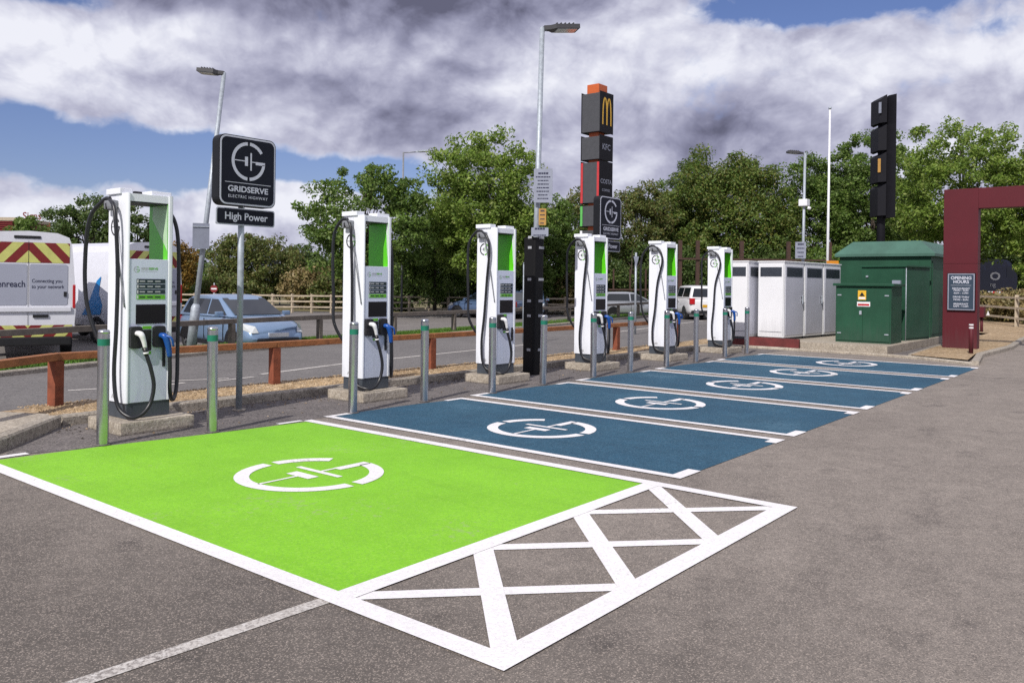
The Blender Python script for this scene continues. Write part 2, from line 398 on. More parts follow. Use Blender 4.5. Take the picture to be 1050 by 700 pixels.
# kerb helper: kerbstones as one long low raised strip with joints
def kerb(name, pts, w, h, mat, z0=0, step=.92):
    mb = MB()
    P = [Vector((x, y, 0)) for x, y in pts]
    for a, b in zip(P, P[1:]):
        d = (b - a); L = d.length; t = d.normalized(); n = Vector((-t.y, t.x, 0)); k = max(1, round(L / step))
        if L > 90: k = 20
        for i in range(k):
            p = a + t * (L * i / k + .004); q = a + t * (L * (i + 1) / k - .004)
            j = rng.uniform(-.003, .003)
            vs = []
            for e in (p, q):
                vs += [e - n * w / 2, e - n * w / 2 + Vector((0, 0, h - .02 + j)), e - n * (w / 2 - .02) + Vector((0, 0, h + j)), e + n * w / 2 + Vector((0, 0, h + j)), e + n * w / 2]
            vs = [Vector((v.x, v.y, v.z + z0)) for v in vs]
            mb.add(vs, [(0, 5, 6, 1), (1, 6, 7, 2), (2, 7, 8, 3), (3, 8, 9, 4), (0, 1, 2, 3, 4), (9, 8, 7, 6, 5)], mat)
    return structure(mb.build(name))
kerb('kerb', [(x, edge_y(x) + .06) for x in (-60, -15, 0, 5.2, 8.85, 13.9, 18, 23.3, 27, 47, 90, 250)], .14, .09, kerb_mat)
# verge, embankment down to the lower lot, lot sheet
LOTZ = -.22
vx = [-60, -30, -15, -5, 0, 3, 5.2, 7, 8.85, 11, 13.9, 16, 18, 20.5, 23.3, 27, 35, 47, 90, 250]
m = MB()
for x0, x1 in zip(vx, vx[1:]):
    for d0, d1, z0, z1 in ((.13, 1.3, .085, .06), (1.3, 2.2, .06, LOTZ)):
        m.add([(x0, edge_y(x0) + d0, z0), (x1, edge_y(x1) + d0, z0), (x1, edge_y(x1) + d1, z1), (x0, edge_y(x0) + d1, z1)], [(0, 1, 2, 3)], grass_mat)
structure(m.build('verge'))
m = MB()
far = [(-60, 700), (250, 1200)]
m.add([(x, edge_y(x) + 2.2, LOTZ) for x in vx] + [(x * 6 + 100, edge_y(x) + 1500, LOTZ) for x in vx],
      [(i, i + 1, len(vx) + i + 1, len(vx) + i) for i in range(len(vx) - 1)], lot_mat)
structure(m.build('car_park_ground'))
# rough grass beyond the far fence
fa = [at(-250, 50), at(250, 49.5), at(620, 50), at(760, 62), at(980, 62), at(1300, 60)]
fb = [at(-900, 400), at(250, 600), at(620, 600), at(760, 600), at(980, 600), at(2200, 400)]
m = MB(); m.add([(x, y, LOTZ + .03) for x, y in fa] + [(x, y, LOTZ + .03) for x, y in fb], [(i, i + 1, 7 + i, 6 + i) for i in range(5)], rough_mat)
structure(m.build('rough_grass_ground'))
m = MB(); pa = [at(960, 41), at(1300, 24)]; pb = [at(960, 300), at(2000, 200)]
m.add([(*pa[0], .03), (*pa[1], .03), (*pb[1], .03), (*pb[0], .03)], [(0, 1, 2, 3)], rough_mat)
structure(m.build('roadside_grass_ground'))
# grass blades on the verge
def blades(name, region, n, h, mat, z=0.08, w=.02):
    r = np.random.RandomState(3)
    pts = np.array([region(r) for _ in range(n)])
    a = r.uniform(0, 2 * PI, n); hh = h * r.uniform(.5, 1.3, n); ww = w * r.uniform(.6, 1.4, n)
    dx = np.cos(a) * ww; dy = np.sin(a) * ww; lx = r.normal(0, .35, n) * hh; ly = r.normal(0, .35, n) * hh
    V = np.zeros((n, 3, 3)); V[:, 0, 0] = pts[:, 0] - dx; V[:, 0, 1] = pts[:, 1] - dy; V[:, 1, 0] = pts[:, 0] + dx; V[:, 1, 1] = pts[:, 1] + dy
    V[:, 2, 0] = pts[:, 0] + lx; V[:, 2, 1] = pts[:, 1] + ly; V[:, :2, 2] = pts[:, 2:3]; V[:, 2, 2] = pts[:, 2] + hh
    me = bpy.data.meshes.new(name); me.vertices.add(n * 3); me.vertices.foreach_set('co', V.ravel())
    me.loops.add(n * 3); me.loops.foreach_set('vertex_index', np.arange(n * 3)); me.polygons.add(n)
    me.polygons.foreach_set('loop_start', np.arange(n) * 3); me.update(calc_edges=True); me.materials.append(mat)
    o = bpy.data.objects.new(name, me); col.objects.link(o); return o
def vreg(r):
    x = r.uniform(0, 26) if r.rand() < .8 else r.uniform(26, 60); d = r.uniform(.15, 2.0)
    z = .085 - max(0, d - 1.3) / .9 * .28
    return (x, edge_y(x) + d, z)
g = blades('grass', vreg, 60000, .055, grass_leaf, w=.008)
tag(g, 'short green grass on the narrow verge across the road', 'grass', kind='stuff')

# ---- strip with kerb and gravel behind the chargers
KL = [(1.6, 7.3), (2.2, 7.75), (3.02, 8.55), (3.85, 9.42)]
kerb('kerb', [(1.0, 6.8)] + KL[2:], .13, .13, kerb_mat)
kerb('kerb', [(3.93, 9.48), (20.75, 9.50)], .13, .11, kerb_mat)
m = MB()
m.flat([(3.9, 9.54), (20.8, 9.56), (24, 9.9), (30, 10.6), (34, 11.6), (26, 10.9), (20, 10.5), (4.5, 10.5), (3.55, 10.3)], .095, gravel_mat)
m.add([(4.5, 10.5, .095), (20, 10.5, .095), (20, 10.61, .006), (4.5, 10.61, .006), (26, 10.9, .095), (26, 11.0, .006)], [(0, 3, 2, 1), (1, 2, 5, 4)], gravel_mat)
structure(m.build('gravel_strip'))
m = MB()
m.flat([(1.05, 6.9), (2.96, 8.62), (3.8, 9.46), (3.86, 9.6), (3.5, 10.25), (3.0, 10.3), (1.2, 9.1), (-3, 6.2), (-2, 4.6)], .122, concrete)
structure(m.build('paving'))
sheet('charger_strip', [(2.9, 8.2), (3.2, 8.6), (3.9, 9.4), (20.7, 9.42), (20.7, 7.84), (4.2, 7.84)], .003, strip_asphalt)
def pebbles(name, n, reg, s0, s1, mat, label):
    r = random.Random(5); mb = MB()
    for _ in range(n):
        x, y, z = reg(r); s = r.uniform(s0, s1); a = r.uniform(0, PI)
        vs = [(x + s * math.cos(a + k * PI / 2) * r.uniform(.7, 1.2), y + s * math.sin(a + k * PI / 2) * r.uniform(.7, 1.2), z) for k in range(4)] + [(x + r.uniform(-.3, .3) * s, y, z + s * r.uniform(.5, 1))]
        mb.add(vs, [(0, 1, 4), (1, 2, 4), (2, 3, 4), (3, 0, 4)], mat)
    return tag(mb.build(name), label, 'gravel', kind='stuff')
pebbles('gravel_stones', 9000, lambda r: (r.uniform(3.9, 20) if r.random() > .4 else r.uniform(3.9, 11), r.uniform(9.56, 10.55), .094), .008, .022, gravel_mat, 'loose tan gravel in the strip between kerb and road')

def litter(n):
    r = random.Random(11); mb = MB()
    for _ in range(n):
        x = r.uniform(3.6, 20); y = 9.38 - abs(r.gauss(0, .22)) if r.random() < .8 else r.uniform(8.0, 9.3); s_ = r.uniform(.008, .022); a = r.uniform(0, 6.28); c_, d_ = math.cos(a) * s_, math.sin(a) * s_
        mb.add([(x - c_, y - d_, .008), (x + d_ * .5, y - c_ * .5, .012 + r.uniform(0, .01)), (x + c_, y + d_, .009), (x - d_ * .5, y + c_ * .5, .013)], [(0, 1, 2, 3)], bark if r.random() < .5 else gravel_mat)
    return tag(mb.build('leaf_litter'), 'scattered grit and dry leaves along the foot of the kerb', 'litter', kind='stuff')
litter(1500)
# ---- parking bays
YF, YB = 3.22, 7.80
def quad(mb, x0, x1, y0, y1, z, mat): mb.flat([(x0, y0), (x1, y0), (x1, y1), (x0, y1)], z, mat)
def bay_logo(parent, cx, cy):
    mb = MB(); g_logo(mb, .605, Matrix.Translation((cx, cy, .0078)), line_mat, th=.2)
    return mb.build('floor_logo', line_mat, parent)
def seg(mb, a, b, w, z, mat, ext=0): ribbon(mb, [a, b], w, z, mat)
# green bay
m = MB(); m.flat([(2.77, 3.37), (5.87, 3.37), (5.87, 7.74), (4.8, 7.84), (3.7, 8.0), (2.77, 8.06)], .004, green_coat)
gb = structure(m.build('parking_bay')); gb['label'] = 'wide bright green painted bay nearest the camera'
m = MB()
quad(m, 2.645, 2.77, 2.16, 8.1, .0085, line_mat); quad(m, 5.87, 5.99, 2.16, 7.80, .0085, line_mat)
quad(m, 2.77, 5.87, 3.235, 3.37, .0085, line_mat); quad(m, 2.77, 5.87, 2.16, 2.30, .0085, line_mat)
quad(m, 2.77, 3.1, 8.10, 8.2, .0085, line_mat); quad(m, 5.55, 5.87, 7.79, 7.86, .0085, line_mat)
m.build('border_line', line_mat, gb)
m = MB()
for k in range(3):
    x0 = 2.79 + k * 1.03
    seg(m, (x0 - .03, 3.29), (x0 + 1.05, 2.25), .105, .0050 + .0003 * k, line_mat); seg(m, (x0 + 1.02, 3.29), (x0 - .02, 2.25), .125, .0062 + .0003 * k, line_mat)
m.build('cross_hatching', line_mat, gb)
bay_logo(gb, 4.31, 5.62)
nears = [6.22, 8.80, 11.42, 14.07, 16.76]; fars = [8.55, 11.12, 13.78, 16.47, 19.16]
fc = [7.37, 10.05, 12.83, 15.52, 18.07]
for i, (a, b) in enumerate(zip(nears, fars)):
    m = MB(); m.flat([(a + .1, YF + .02), (b - .1, YF + .02), (b - .1, YB - .04), ((a + b) / 2, YB + .05), (a + .1, YB + .06)], .004, blue_coat)
    o = structure(m.build('parking_bay')); o['label'] = ['first', 'second', 'third', 'fourth', 'fifth'][i] + ' dark blue painted bay beyond the green one'
    m = MB(); w = .1
    quad(m, a, a + w, YF, YB + .08, .0085, line_mat); quad(m, b - w, b, YF, YB, .0085, line_mat)
    quad(m, a + w, a + .38, YF, YF + .12, .0085, line_mat); quad(m, b - .26, b - w, YF, YF + .12, .0085, line_mat)
    quad(m, a + w, a + .38, YB, YB + .08, .0085, line_mat); quad(m, b - .36, b - w, YB - .08, YB, .0085, line_mat)
    m.build('border_line', line_mat, o)
    bay_logo(o, fc[i], 5.52)
m = MB(); ribbon(m, [(2.66, 3.33), (1.48, 3.38), (-1.5, 3.5)], .085, .004, worn_line)
structure(m.build('bay_line'))

# ------------------------------------------------------------------ bollards
BP = [(3.73, 8.06), (4.81, 7.93), (6.65, 7.86), (7.94, 7.92), (9.24, 7.83), (10.57, 7.9), (12.02, 7.9), (13.28, 7.92), (14.62, 7.9), (15.99, 7.95), (17.52, 8.0), (18.9, 8.08)]
BL = ['nearest bollard, left of the first charger on the green bay edge', 'bollard right of the first charger at the back of the green bay',
      'bollard in front of the second charger', 'bollard right of the second charger at the first blue bay',
      'bollard in front of the third charger', 'bollard close beside the black wrapped lamp post', 'bollard in front of the fourth charger',
      'bollard in the gap between fourth and fifth charger', 'bollard in front of the fifth charger', 'bollard in the gap between fifth and sixth charger',
      'bollard in front of the sixth, farthest charger', 'farthest bollard, before the white cabinets']
def make_bollard():
    t = thing('bollard', '', 'bollard')
    mb = MB(); mb.tube([(0, 0, 0), (0, 0, 1.075)], .054, 24, stainless, False); mb.build('post', stainless, t)
    mb = MB(); mb.tube([(0, 0, 1.072), (0, 0, 1.09), (0, 0, 1.105), (0, 0, 1.11)], [.0545, .0535, .045, .01], 24, stainless); mb.build('cap', stainless, t)
    mb = MB(); mb.tube([(0, 0, .955), (0, 0, 1.02)], .0555, 24, teal_band, False); mb.build('green_band', teal_band, t)
    mb = MB(); mb.tube([(0, 0, 0.003), (0, 0, .009)], .075, 20, strip_asphalt); mb.build('collar', base_grey, t)
    return t
b0 = make_bollard()
for i, (x, y) in enumerate(BP):
    o = b0 if i == 0 else copy_tree(b0)
    o.location = (x, y, .004); o.rotation_euler = (R(rng.uniform(-.4, .4)), R(rng.uniform(-.4, .4)), rng.uniform(0, 6))
    tag(o, 'stainless steel ' + BL[i], 'bollard', 'stainless bollards along the back of the bays')

# ------------------------------------------------------------------ chargers
def column_poly(x0, x1, y0, y1, r, corner):
    pts = []
    for (cx, cy, a0, key) in ((x1, y0, -90, 'fr'), (x1, y1, 0, 'br'), (x0, y1, 90, 'bl'), (x0, y0, 180, 'fl')):
        rr = r if key in corner else .012
        ox = cx - rr if cx == x1 else cx + rr; oy = cy + rr if cy == y0 else cy - rr
        n = 6 if key in corner else 2
        for k in range(n + 1):
            a = R(a0 + 90 * k / n); pts.append((ox + rr * math.cos(a), oy + rr * math.sin(a)))
    return pts
def make_charger(double=True, logo2=True, pale=False, cy=(-.05, -.05, -.08), sw=0.0):
    t = thing('ev_charger', '', 'charger')
    W, D = .255, .21; ZB, ZT = .13, 2.50
    # plinth
    mb = MB(); mb.chbox(-.39, .42, -.40, .34, 0, .13, .022, concrete); mb.build('plinth', concrete, t)
    mb = MB(); mb.box(-W + .02, W - .015, -D + .015, D - .015, .13, .30, base_grey, bev=.006); mb.build('base', base_grey, t)
    mb = MB(); mb.prism(column_poly(-W, -W + .034, -D, D, .03, ('fl',)), .297, ZT, side_white)
    mb.box(-W - .0012, -W + .02, -.004, -.001, .32, ZT - .02, silver)
    b = mb.build('side_column', side_white, t)
    mb = MB(); mb.prism(column_poly(W - .055, W, -D, D, .02, ('fr', 'br')), .297, ZT, white); mb.build('side_column', white, t)
    # body box under the opening
    mb = MB(); mb.box(-W + .034, W - .055, -D + .012, D - .01, .297, 1.81, white)
    mb.box(-W + .035, W - .056, -D + .012, D - .01, ZT - .085, ZT - .004, white, bev=.004); mb.build('body', white, t)
    mb = MB(); mb.box(-W + .037, W - .058, -D + .006, -D + .0115, .30, 1.805, face_mat); mb.build('front_panel', face_mat, t)
    mb = MB(); mb.box(W - .061, W - .0555, -D + .012, D - .014, 1.812, ZT - .09, deep_green)
    zt_ = ZT - .10; f0 = -D + .013
    if pale: P_ = [(f0, zt_), (.12, zt_), (.13, 2.26), (f0 + .02, 1.93), (f0, 1.90)]  # reflected light on the inner green panel, painted as a pale polygon
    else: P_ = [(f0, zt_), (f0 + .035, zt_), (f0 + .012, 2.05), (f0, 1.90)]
    mb.add([(W - .0625, a, b) for a, b in P_], [tuple(range(len(P_)))], lit_green if pale else white); mb.build('window_panel', deep_green, t)
    mb = MB(); mb.box(-W + .036, W - .062, -D + .016, D - .016, ZT - .098, ZT - .0865, black)
    mb.box(-W + .0345, -W + .040, -D + .03, D - .02, 1.812, ZT - .1, deep_green); mb.build('ceiling_panel', black, t)
    # caps on top
    mb = MB(); mb.box(-W - .022, -W + .115, -.09, D + .012, ZT - .008, ZT + .055, white, bev=.008); mb.build('top_cap', white, t)
    mb = MB(); mb.box(W - .22, W + .006, -.15, D, ZT - .002, ZT + .045, white, bev=.008); mb.build('top_cap', white, t)
    mb = MB(); mb.box(-.09, 0.0, -.02, .08, ZT - .002, ZT + .04, black, bev=.012); mb.build('antenna', black, t)
    # hose bracket
    for s in ((-1, 1) if double else (-1,)):
        mb = MB(); mb.box(min(s * (W + .085), s * W), max(s * (W + .085), s * W), -.02, .15, 2.33, 2.43, lamp_grey, bev=.03)
        mb.tube([(s * (W + .045), .09, 2.385), (s * (W + .06), .08, 2.33)], [.045, .03], 10, black); mb.build('hose_bracket', lamp_grey, t)
    # front face: logo, menu, screen
    M = face_frame((0, -D + .0045, 0), (1, 0, 0))
    mb = MB(); g_logo(mb, .032, M @ Matrix.Translation((-.145, 1.70, 0)), grey_text, lime)
    text_into(mb, 'GRID', .033, M @ Matrix.Translation((-.1, 1.708, 0)), grey_text, 'LEFT', 1.15, .001)
    text_into(mb, 'SERVE', .033, M @ Matrix.Translation((-.014, 1.708, 0)), lime, 'LEFT', 1.15, .001)
    text_into(mb, 'ELECTRIC HIGHWAY', .016, M @ Matrix.Translation((-.1, 1.68, 0)), grey_text, 'LEFT', 1.2); mb.build('lettering', grey_text, t)
    for k, (m1, s) in enumerate(((menu_dark, 'TAP TO START'), (menu_dark, 'PLUG IN YOUR CAR'), (menu_dark, 'PAY BY CARD'), (lime, 'OPEN TO ALL'))):
        z = 1.60 - k * .056
        mb = MB(); mb.prism([(-.145, z - .048), (.17, z - .048), (.17, z), (-.145, z)], -.002, .002, m1, M)
        for j in range(3): mb.flat([(-.115 + j * .085, z - .031), (-.055 + j * .085, z - .031), (-.055 + j * .085, z - .018), (-.115 + j * .085, z - .018)], .0035, grey_text if k < 3 else menu_dark, M)
        mb.flat([(-.14, z - .04), (-.128, z - .04), (-.128, z - .008), (-.14, z - .008)], .0035, white_plastic, M)
        mb.build('instruction_label', m1, t)
    mb = MB(); mb.prism([(-.15, 1.125), (.175, 1.125), (.175, 1.33), (-.15, 1.33)], -.004, .004, dark_screen, M); mb.build('screen', dark_screen, t)
    mb = MB(); mb.prism(rrect(-.075, .02, .84, 1.06, .008), -.003, .006, black, M); mb.prism(rrect(-.055, .0, .87, .95, .004), .0062, .009, dark_screen, M); mb.build('card_reader', black, t)
    mb = MB(); mb.prism([(-.075, 1.068), (.02, 1.068), (.02, 1.10), (-.075, 1.10)], -.002, .004, lime, M); mb.build('status_strip', lime, t)
    mb = MB(); mb.prism([(-.06, .80), (.02, .80), (.02, .83), (-.06, .83)], -.002, .004, lime, M); mb.build('status_strip', lime, t)
    mb = MB(); mb.prism(rrect(.145, .172, .66, .88, .006), -.002, .022, black, M); mb.build('door_handle', black, t)
    # side emblem
    S = face_frame((-W - .003, .045, 2.15), (0, -1, 0))
    mb = MB(); g_logo(mb, .098, S, black, lime if logo2 else black, th=.2); mb.build('emblem', menu_dark, t)
    S = face_frame((-W - .0015, .035, .335), (0, -1, 0))
    mb = MB(); text_into(mb, 'ABB', .06, S @ Matrix.Translation((0, .02, 0)), grey_text, 'CENTER', 1, .003)
    mb.build('maker_plate', grey_text, t)
    # holsters and connectors
    hx = [(-.16, 'ccs')] + ([(.095, 'cha')] if double else [])
    for cx, kind in hx:
        mb = MB(); mb.prism(rrect(cx - .062, cx + .062, .87, 1.10, .03), -.002, .05, black, M); mb.build('holster', black, t)
    # connector 1 : grip + cable
    mb = MB()
    mb.tube(spline([(-.16, -D - .03, 1.03), (-.145, -D - .10, 1.02), (-.125, -D - .115, .96), (-.105, -D - .115, .88)], 5), [.026, .027, .028, .03, .031, .032, .031, .03, .028, .026, .025, .024, .023, .022, .021, .021], 12, white_plastic)
    mb.tube([(-.105, -D - .115, .88), (-.093, -D - .115, .80)], [.026, .024], 12, black)
    mb.tube([(-.098, -D - .115, .835), (-.095, -D - .115, .815)], [.028, .028], 12, white_plastic)
    c1 = mb.build('connector', white_plastic, t)
    r_c = .021
    pathA = spline([(-.093, -D - .115, .81), (-.05, -D - .13, .66), (-.02, -D - .14, .48), (-.055, -D - .14, .30), (-.15, -D - .14, .19), (-.25, -D - .1, .17), (-W - .06, cy[2] - .06, .27 + sw * .3), (-W - .075, cy[2], .60), (-W - .06, (cy[1] + cy[2]) / 2, 1.1), (-W - .055, cy[1], 1.65), (-W - .075, cy[0], 2.10), (-W - .075, cy[0] * .6, 2.34), (-W - .06, .06, 2.44)], 8)
    mb = MB(); mb.tube(pathA, r_c, 10, rubber); mb.build('charging_cable', rubber, t)
    mb = MB(); mb.tube(spline([(-W - .06, .05, 2.445), (-W - .075, .16, 2.43), (-W - .11 - sw, .33, 2.24), (-W - .11 - sw, .40 + sw, 1.8), (-W - .09 - sw, .40 + sw, 1.35), (-W - .05, .33, 1.0 - sw), (-W + .02, .25, .82), (-W + .08, .20, .78)], 8), r_c, 10, rubber); mb.build('charging_cable', rubber, t)
    mb = MB(); mb.tube(spline([(-W - .05, .02, 2.36), (-W - .05, -.05, 2.1), (-W - .035, -.12, 1.75), (-W - .01, -.19, 1.3)], 8), .008, 8, lamp_grey); mb.build('support_wire', lamp_grey, t)
    if double:
        mb = MB()
        mb.tube(spline([(.10, -D - .03, 1.0), (.12, -D - .09, .99), (.145, -D - .10, .93), (.165, -D - .10, .84), (.18, -D - .09, .77)], 4), [.026, .028, .03, .032, .034, .034, .034, .034, .034, .033, .032, .03, .028, .028, .027, .026, .026], 12, blue_plastic)
        mb.tube(spline([(.12, -D - .10, 1.0), (.16, -D - .16, .97), (.19, -D - .15, .88)], 4), .012, 8, blue_plastic)
        mb.build('connector', blue_plastic, t)
        mb = MB(); mb.tube(spline([(.18, -D - .09, .78), (.185, -D - .09, .6), (.19, -D - .08, .42), (.235, -D - .04, .30), (.31, -.18, .33), (.36, -.13, .5), (.385, -.09, .9), (.395, -.08, 1.5), (.395, -.06, 2.0), (.365, -.02, 2.26), (.29, .06, 2.40)], 8), r_c, 10, rubber); mb.build('charging_cable', rubber, t)
    return t
CXS = [4.445, 7.65, 10.425, 13.235, 16.045, 18.885]
CL = ['nearest tall white charger at the back of the green bay, sky visible through its window', 'second nearest white charger with a blue plug, behind first blue bay',
      'white charger with one cable only, just left of the black wrapped lamp post', 'white charger right of the black wrapped lamp post, before the totem',
      'fifth white charger along, left of the white car on the road', 'farthest white charger, next to the white cabinets']
CYS = [(-.13, -.13, -.12), (-.05, -.05, -.08), (-.12, -.06, .02), (-.10, -.04, .03), (-.15, -.03, .07), (-.15, -.02, .05)]
for i, x in enumerate(CXS):
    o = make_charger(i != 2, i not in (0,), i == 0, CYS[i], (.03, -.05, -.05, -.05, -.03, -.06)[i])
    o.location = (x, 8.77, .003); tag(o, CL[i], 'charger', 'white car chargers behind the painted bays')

# ------------------------------------------------------------------ charging signs
def make_sign(zoff, label, loc):
    t = thing('charging_sign', label, 'sign', loc, 0, 'black charging signs on posts')
    mb = MB(); mb.tube([(0, 0, 0), (0, 0, 3.3)], .038, 16, galv); mb.tube([(0, 0, 0), (0, 0, .02)], .08, 12, concrete); mb.build('post', galv, t)
    fw = .385; zc = 2.93
    F = face_frame((0.03, -.09, zc), (1, 0, 0))
    mb = MB(); mb.prism(rrect(-fw - .01, fw + .01, -.425, .425, .09), -.15, 0, sign_side, F); mb.build('sign_box', sign_side, t)
    mb = MB(); mb.prism(rrect(-fw, fw, -.415, .415, .085), .001, .004, sign_white, F); mb.build('border', sign_white, t)
    mb = MB(); mb.prism(rrect(-fw + .02, fw - .02, -.395, .395, .07), .0045, .007, sign_black, F); mb.build('face', sign_black, t)
    mb = MB(); g_logo(mb, .235, F @ Matrix.Translation((0, .125, .0095)), sign_white, th=.17)
    mb.flat([(-.32, -.15), (.32, -.15), (.32, -.143), (-.32, -.143)], .0095, sign_white, F)
    text_into(mb, 'GRIDSERVE', .098, F @ Matrix.Translation((0, -.225, .0095)), sign_white, 'CENTER', 1.15, .0025)
    text_into(mb, 'ELECTRIC HIGHWAY', .05, F @ Matrix.Translation((0, -.315, .0095)), sign_white, 'CENTER', 1.05, .0004, 1.15); mb.build('lettering', sign_white, t)
    F2 = face_frame((.03, -.06, 2.375), (1, 0, 0))
    mb = MB(); mb.prism(rrect(-.41, .41, -.105, .105, .03), -.02, 0, sign_white, F2); mb.build('lower_plate', sign_white, t)
    mb = MB(); mb.prism(rrect(-.395, .395, -.09, .09, .025), .001, .004, sign_black, F2)
    text_into(mb, 'High Power', .125, F2 @ Matrix.Translation((0, 0, .0065)), sign_white, 'CENTER', 1.0, .002); mb.build('lower_face', sign_black, t)
    return t
make_sign(0, 'large black charging sign on a galvanised post right of the first charger', (5.83, 9.02, 0))
make_sign(0, 'smaller looking black charging sign half behind the fourth charger', (14.05, 8.98, 0))

# ------------------------------------------------------------------ timber knee rails
def knee_rail(name, label, pts, h, s, mat_r, mat_p, group, z0=0, rs=None, broken=False):
    t = thing(name, label, 'fence', (*pts[0], z0), 0, group)
    o0 = Vector((pts[0][0], pts[0][1], 0))
    for i, (x, y) in enumerate(pts):
        a = math.atan2(pts[min(i + 1, len(pts) - 1)][1] - pts[max(i - 1, 0)][1], pts[min(i + 1, len(pts) - 1)][0] - pts[max(i - 1, 0)][0])
        M = Matrix.Translation((x - o0.x, y - o0.y, 0)) @ Matrix.Rotation(a, 4, 'Z')
        mb = MB(); mb.box(-s / 2, s / 2, -s / 2, s / 2, -.05, h - .005, mat_p, M, bev=.008); mb.build('post', mat_p, t)
    for i in range(len(pts) - 1):
        a = Vector((*pts[i], 0)) - o0; b = Vector((*pts[i + 1], 0)) - o0; d = b - a; L = d.length; an = math.atan2(d.y, d.x)
        M = Matrix.Translation((a.x, a.y, h)) @ Matrix.Rotation(an, 4, 'Z')
        rh = s * .8 if rs is None else rs
        mb = MB(); mb.box(.004 - (s / 2 if i == 0 else 0), L - .004 + (s / 2 if i == len(pts) - 2 else 0), -s * .52, s * .52, 0, rh, mat_r, M, bev=.01); mb.build('rail', mat_r, t)
    return t
knee_rail('knee_rail', 'orange brown timber knee rail on the gravel strip behind the chargers', [(1.2, 8.35)] + [(4.24, 10.36), (7.24, 10.3), (10.4, 10.22), (13.45, 10.2), (16.5, 10.22), (19.5, 10.3)], .63, .125, timber, timber_dk, None, rs=.085)
frp = []
x = -1.0
while x < 40: frp.append((x, edge_y(x) + .42)); x += 2.9
knee_rail('knee_rail', 'weathered grey timber knee rail on the grass verge across the road', frp, .62, .12, grey_timber, grey_timber, None, rs=.11)

# ------------------------------------------------------------------ post and rail fences
def post_fence(label, pts, h, zs, mat, z0, group, pw=.12):
    t = thing('post_and_rail_fence', label, 'fence', (*pts[0], z0), 0, group); o0 = Vector((*pts[0], 0))
    for (x, y) in pts:
        mb = MB(); mb.box(x - o0.x - pw / 2, x - o0.x + pw / 2, y - o0.y - pw / 2, y - o0.y + pw / 2, -.1, h + rng.uniform(-.03, .03), mat); mb.build('post', mat, t)
    for z in zs:
        mb = MB()
        for a, b in zip(pts, pts[1:]):
            d = Vector((b[0] - a[0], b[1] - a[1], 0)); M = Matrix.Translation((a[0] - o0.x, a[1] - o0.y, z + rng.uniform(-.01, .01))) @ Matrix.Rotation(math.atan2(d.y, d.x), 4, 'Z')
            mb.box(0, d.length, -.075, -.03, -.045, .045, mat, M)
        mb.build('rail', mat, t)
    return t
post_fence('pale timber post and rail fence at the back of the far car park', [at(p, 48 + (p - 400) * .002) for p in range(60, 625, 20)], 1.08, (.33, .66, .98), pale_timber, LOTZ, None)
post_fence('bleached post and rail fence on the bank beyond the red portal', [at(905, 50), at(960, 44.5), at(1003, 39.5), at(1043, 34.5), at(1085, 31), at(1130, 28.5), at(1180, 27)], 1.42, (.42, .85, 1.27), pale_timber, 0, None, .14)

# ------------------------------------------------------------------ lamp posts
def lamp_post(label, x, y, h, lean, az, head_len, arm, r0=.06, r1=.045, z0=0, sleeve=None, mat=galv, head_mat=lamp_dark, style='flat', group='street lamps around the car park'):
    t = thing('street_lamp', label, 'street lamp', (x, y, z0), 0, group)
    # lean: horizontal offset of the top towards the picture's right
    rx, ry = math.sin(YAW), -math.cos(YAW)
    top = Vector((lean * rx, lean * ry, h))
    mb = MB(); mb.tube([(0, 0, 0), tuple(top)], [r0, r1], 14, mat); mb.build('pole', mat, t)
    if sleeve:
        mb = MB(); s = top * (sleeve[0] / h); mb.tube([(0, 0, 0), tuple(s), tuple(top * ((sleeve[0] + .08) / h))], [sleeve[1], sleeve[1], r0], 14, mat); mb.build('base_sleeve', mat, t)
    d = Vector((math.cos(az), math.sin(az), 0))
    a0 = top + Vector((0, 0, -.03)); a1 = a0 + d * arm + Vector((0, 0, arm * .06))
    if arm > .05:
        mb = MB(); mb.tube([tuple(a0), tuple(a1)], .028, 8, mat); mb.build('arm', mat, t)
    L = head_len; an = az
    M = Matrix.Translation(a1) @ Matrix.Rotation(an, 4, 'Z') @ Matrix.Rotation(R(-5), 4, 'Y')
    mb = MB(); mb.prism([(-.05, -.05), (.06, -.07), (.14, -.15), (L, -.15), (L, .15), (.14, .15), (.06, .07), (-.05, .05)], -.02, .055, head_mat, M)
    for k in range(5): mb.box(.16 + k * (L - .2) / 5, .18 + k * (L - .2) / 5, -.12, .12, .055, .085, head_mat, M)
    mb.build('lamp_head', head_mat, t)
    mb = MB(); mb.box(.17, L - .04, -.12, .12, -.032, -.021, lamp_clear, M); mb.build('lens', lamp_clear, t)
    return t
RAZ = YAW - PI / 2   # towards the picture's right
lx, ly = at(547, 14.72)
lamp_post('nearest street lamp, its foot wrapped black with silver bands, between third and fourth charger', lx, ly, 6.15, .10, RAZ + .25, .58, .08, .057, .045)
# wrap around foot is a thing of its own
t = thing('column_wrap', 'black post protector with silver tape bands around the lamp foot', 'post protector', (lx, ly, 0))
mb = MB(); mb.prism(rrect(-.13, .13, -.13, .13, .03, 3), 0, 2.42, wrap_black); mb.build('sleeve', wrap_black, t)
for z in (.42, 1.28, 1.66, 2.22, 2.4, 1.02):
    mb = MB(); mb.box(-.02, .122, -.134, -.1295, z, z + .045, tape_silver); mb.box(-.134, -.1295, -.05, .03, z, z + .045, tape_silver); mb.build('tape_band', tape_silver, t)
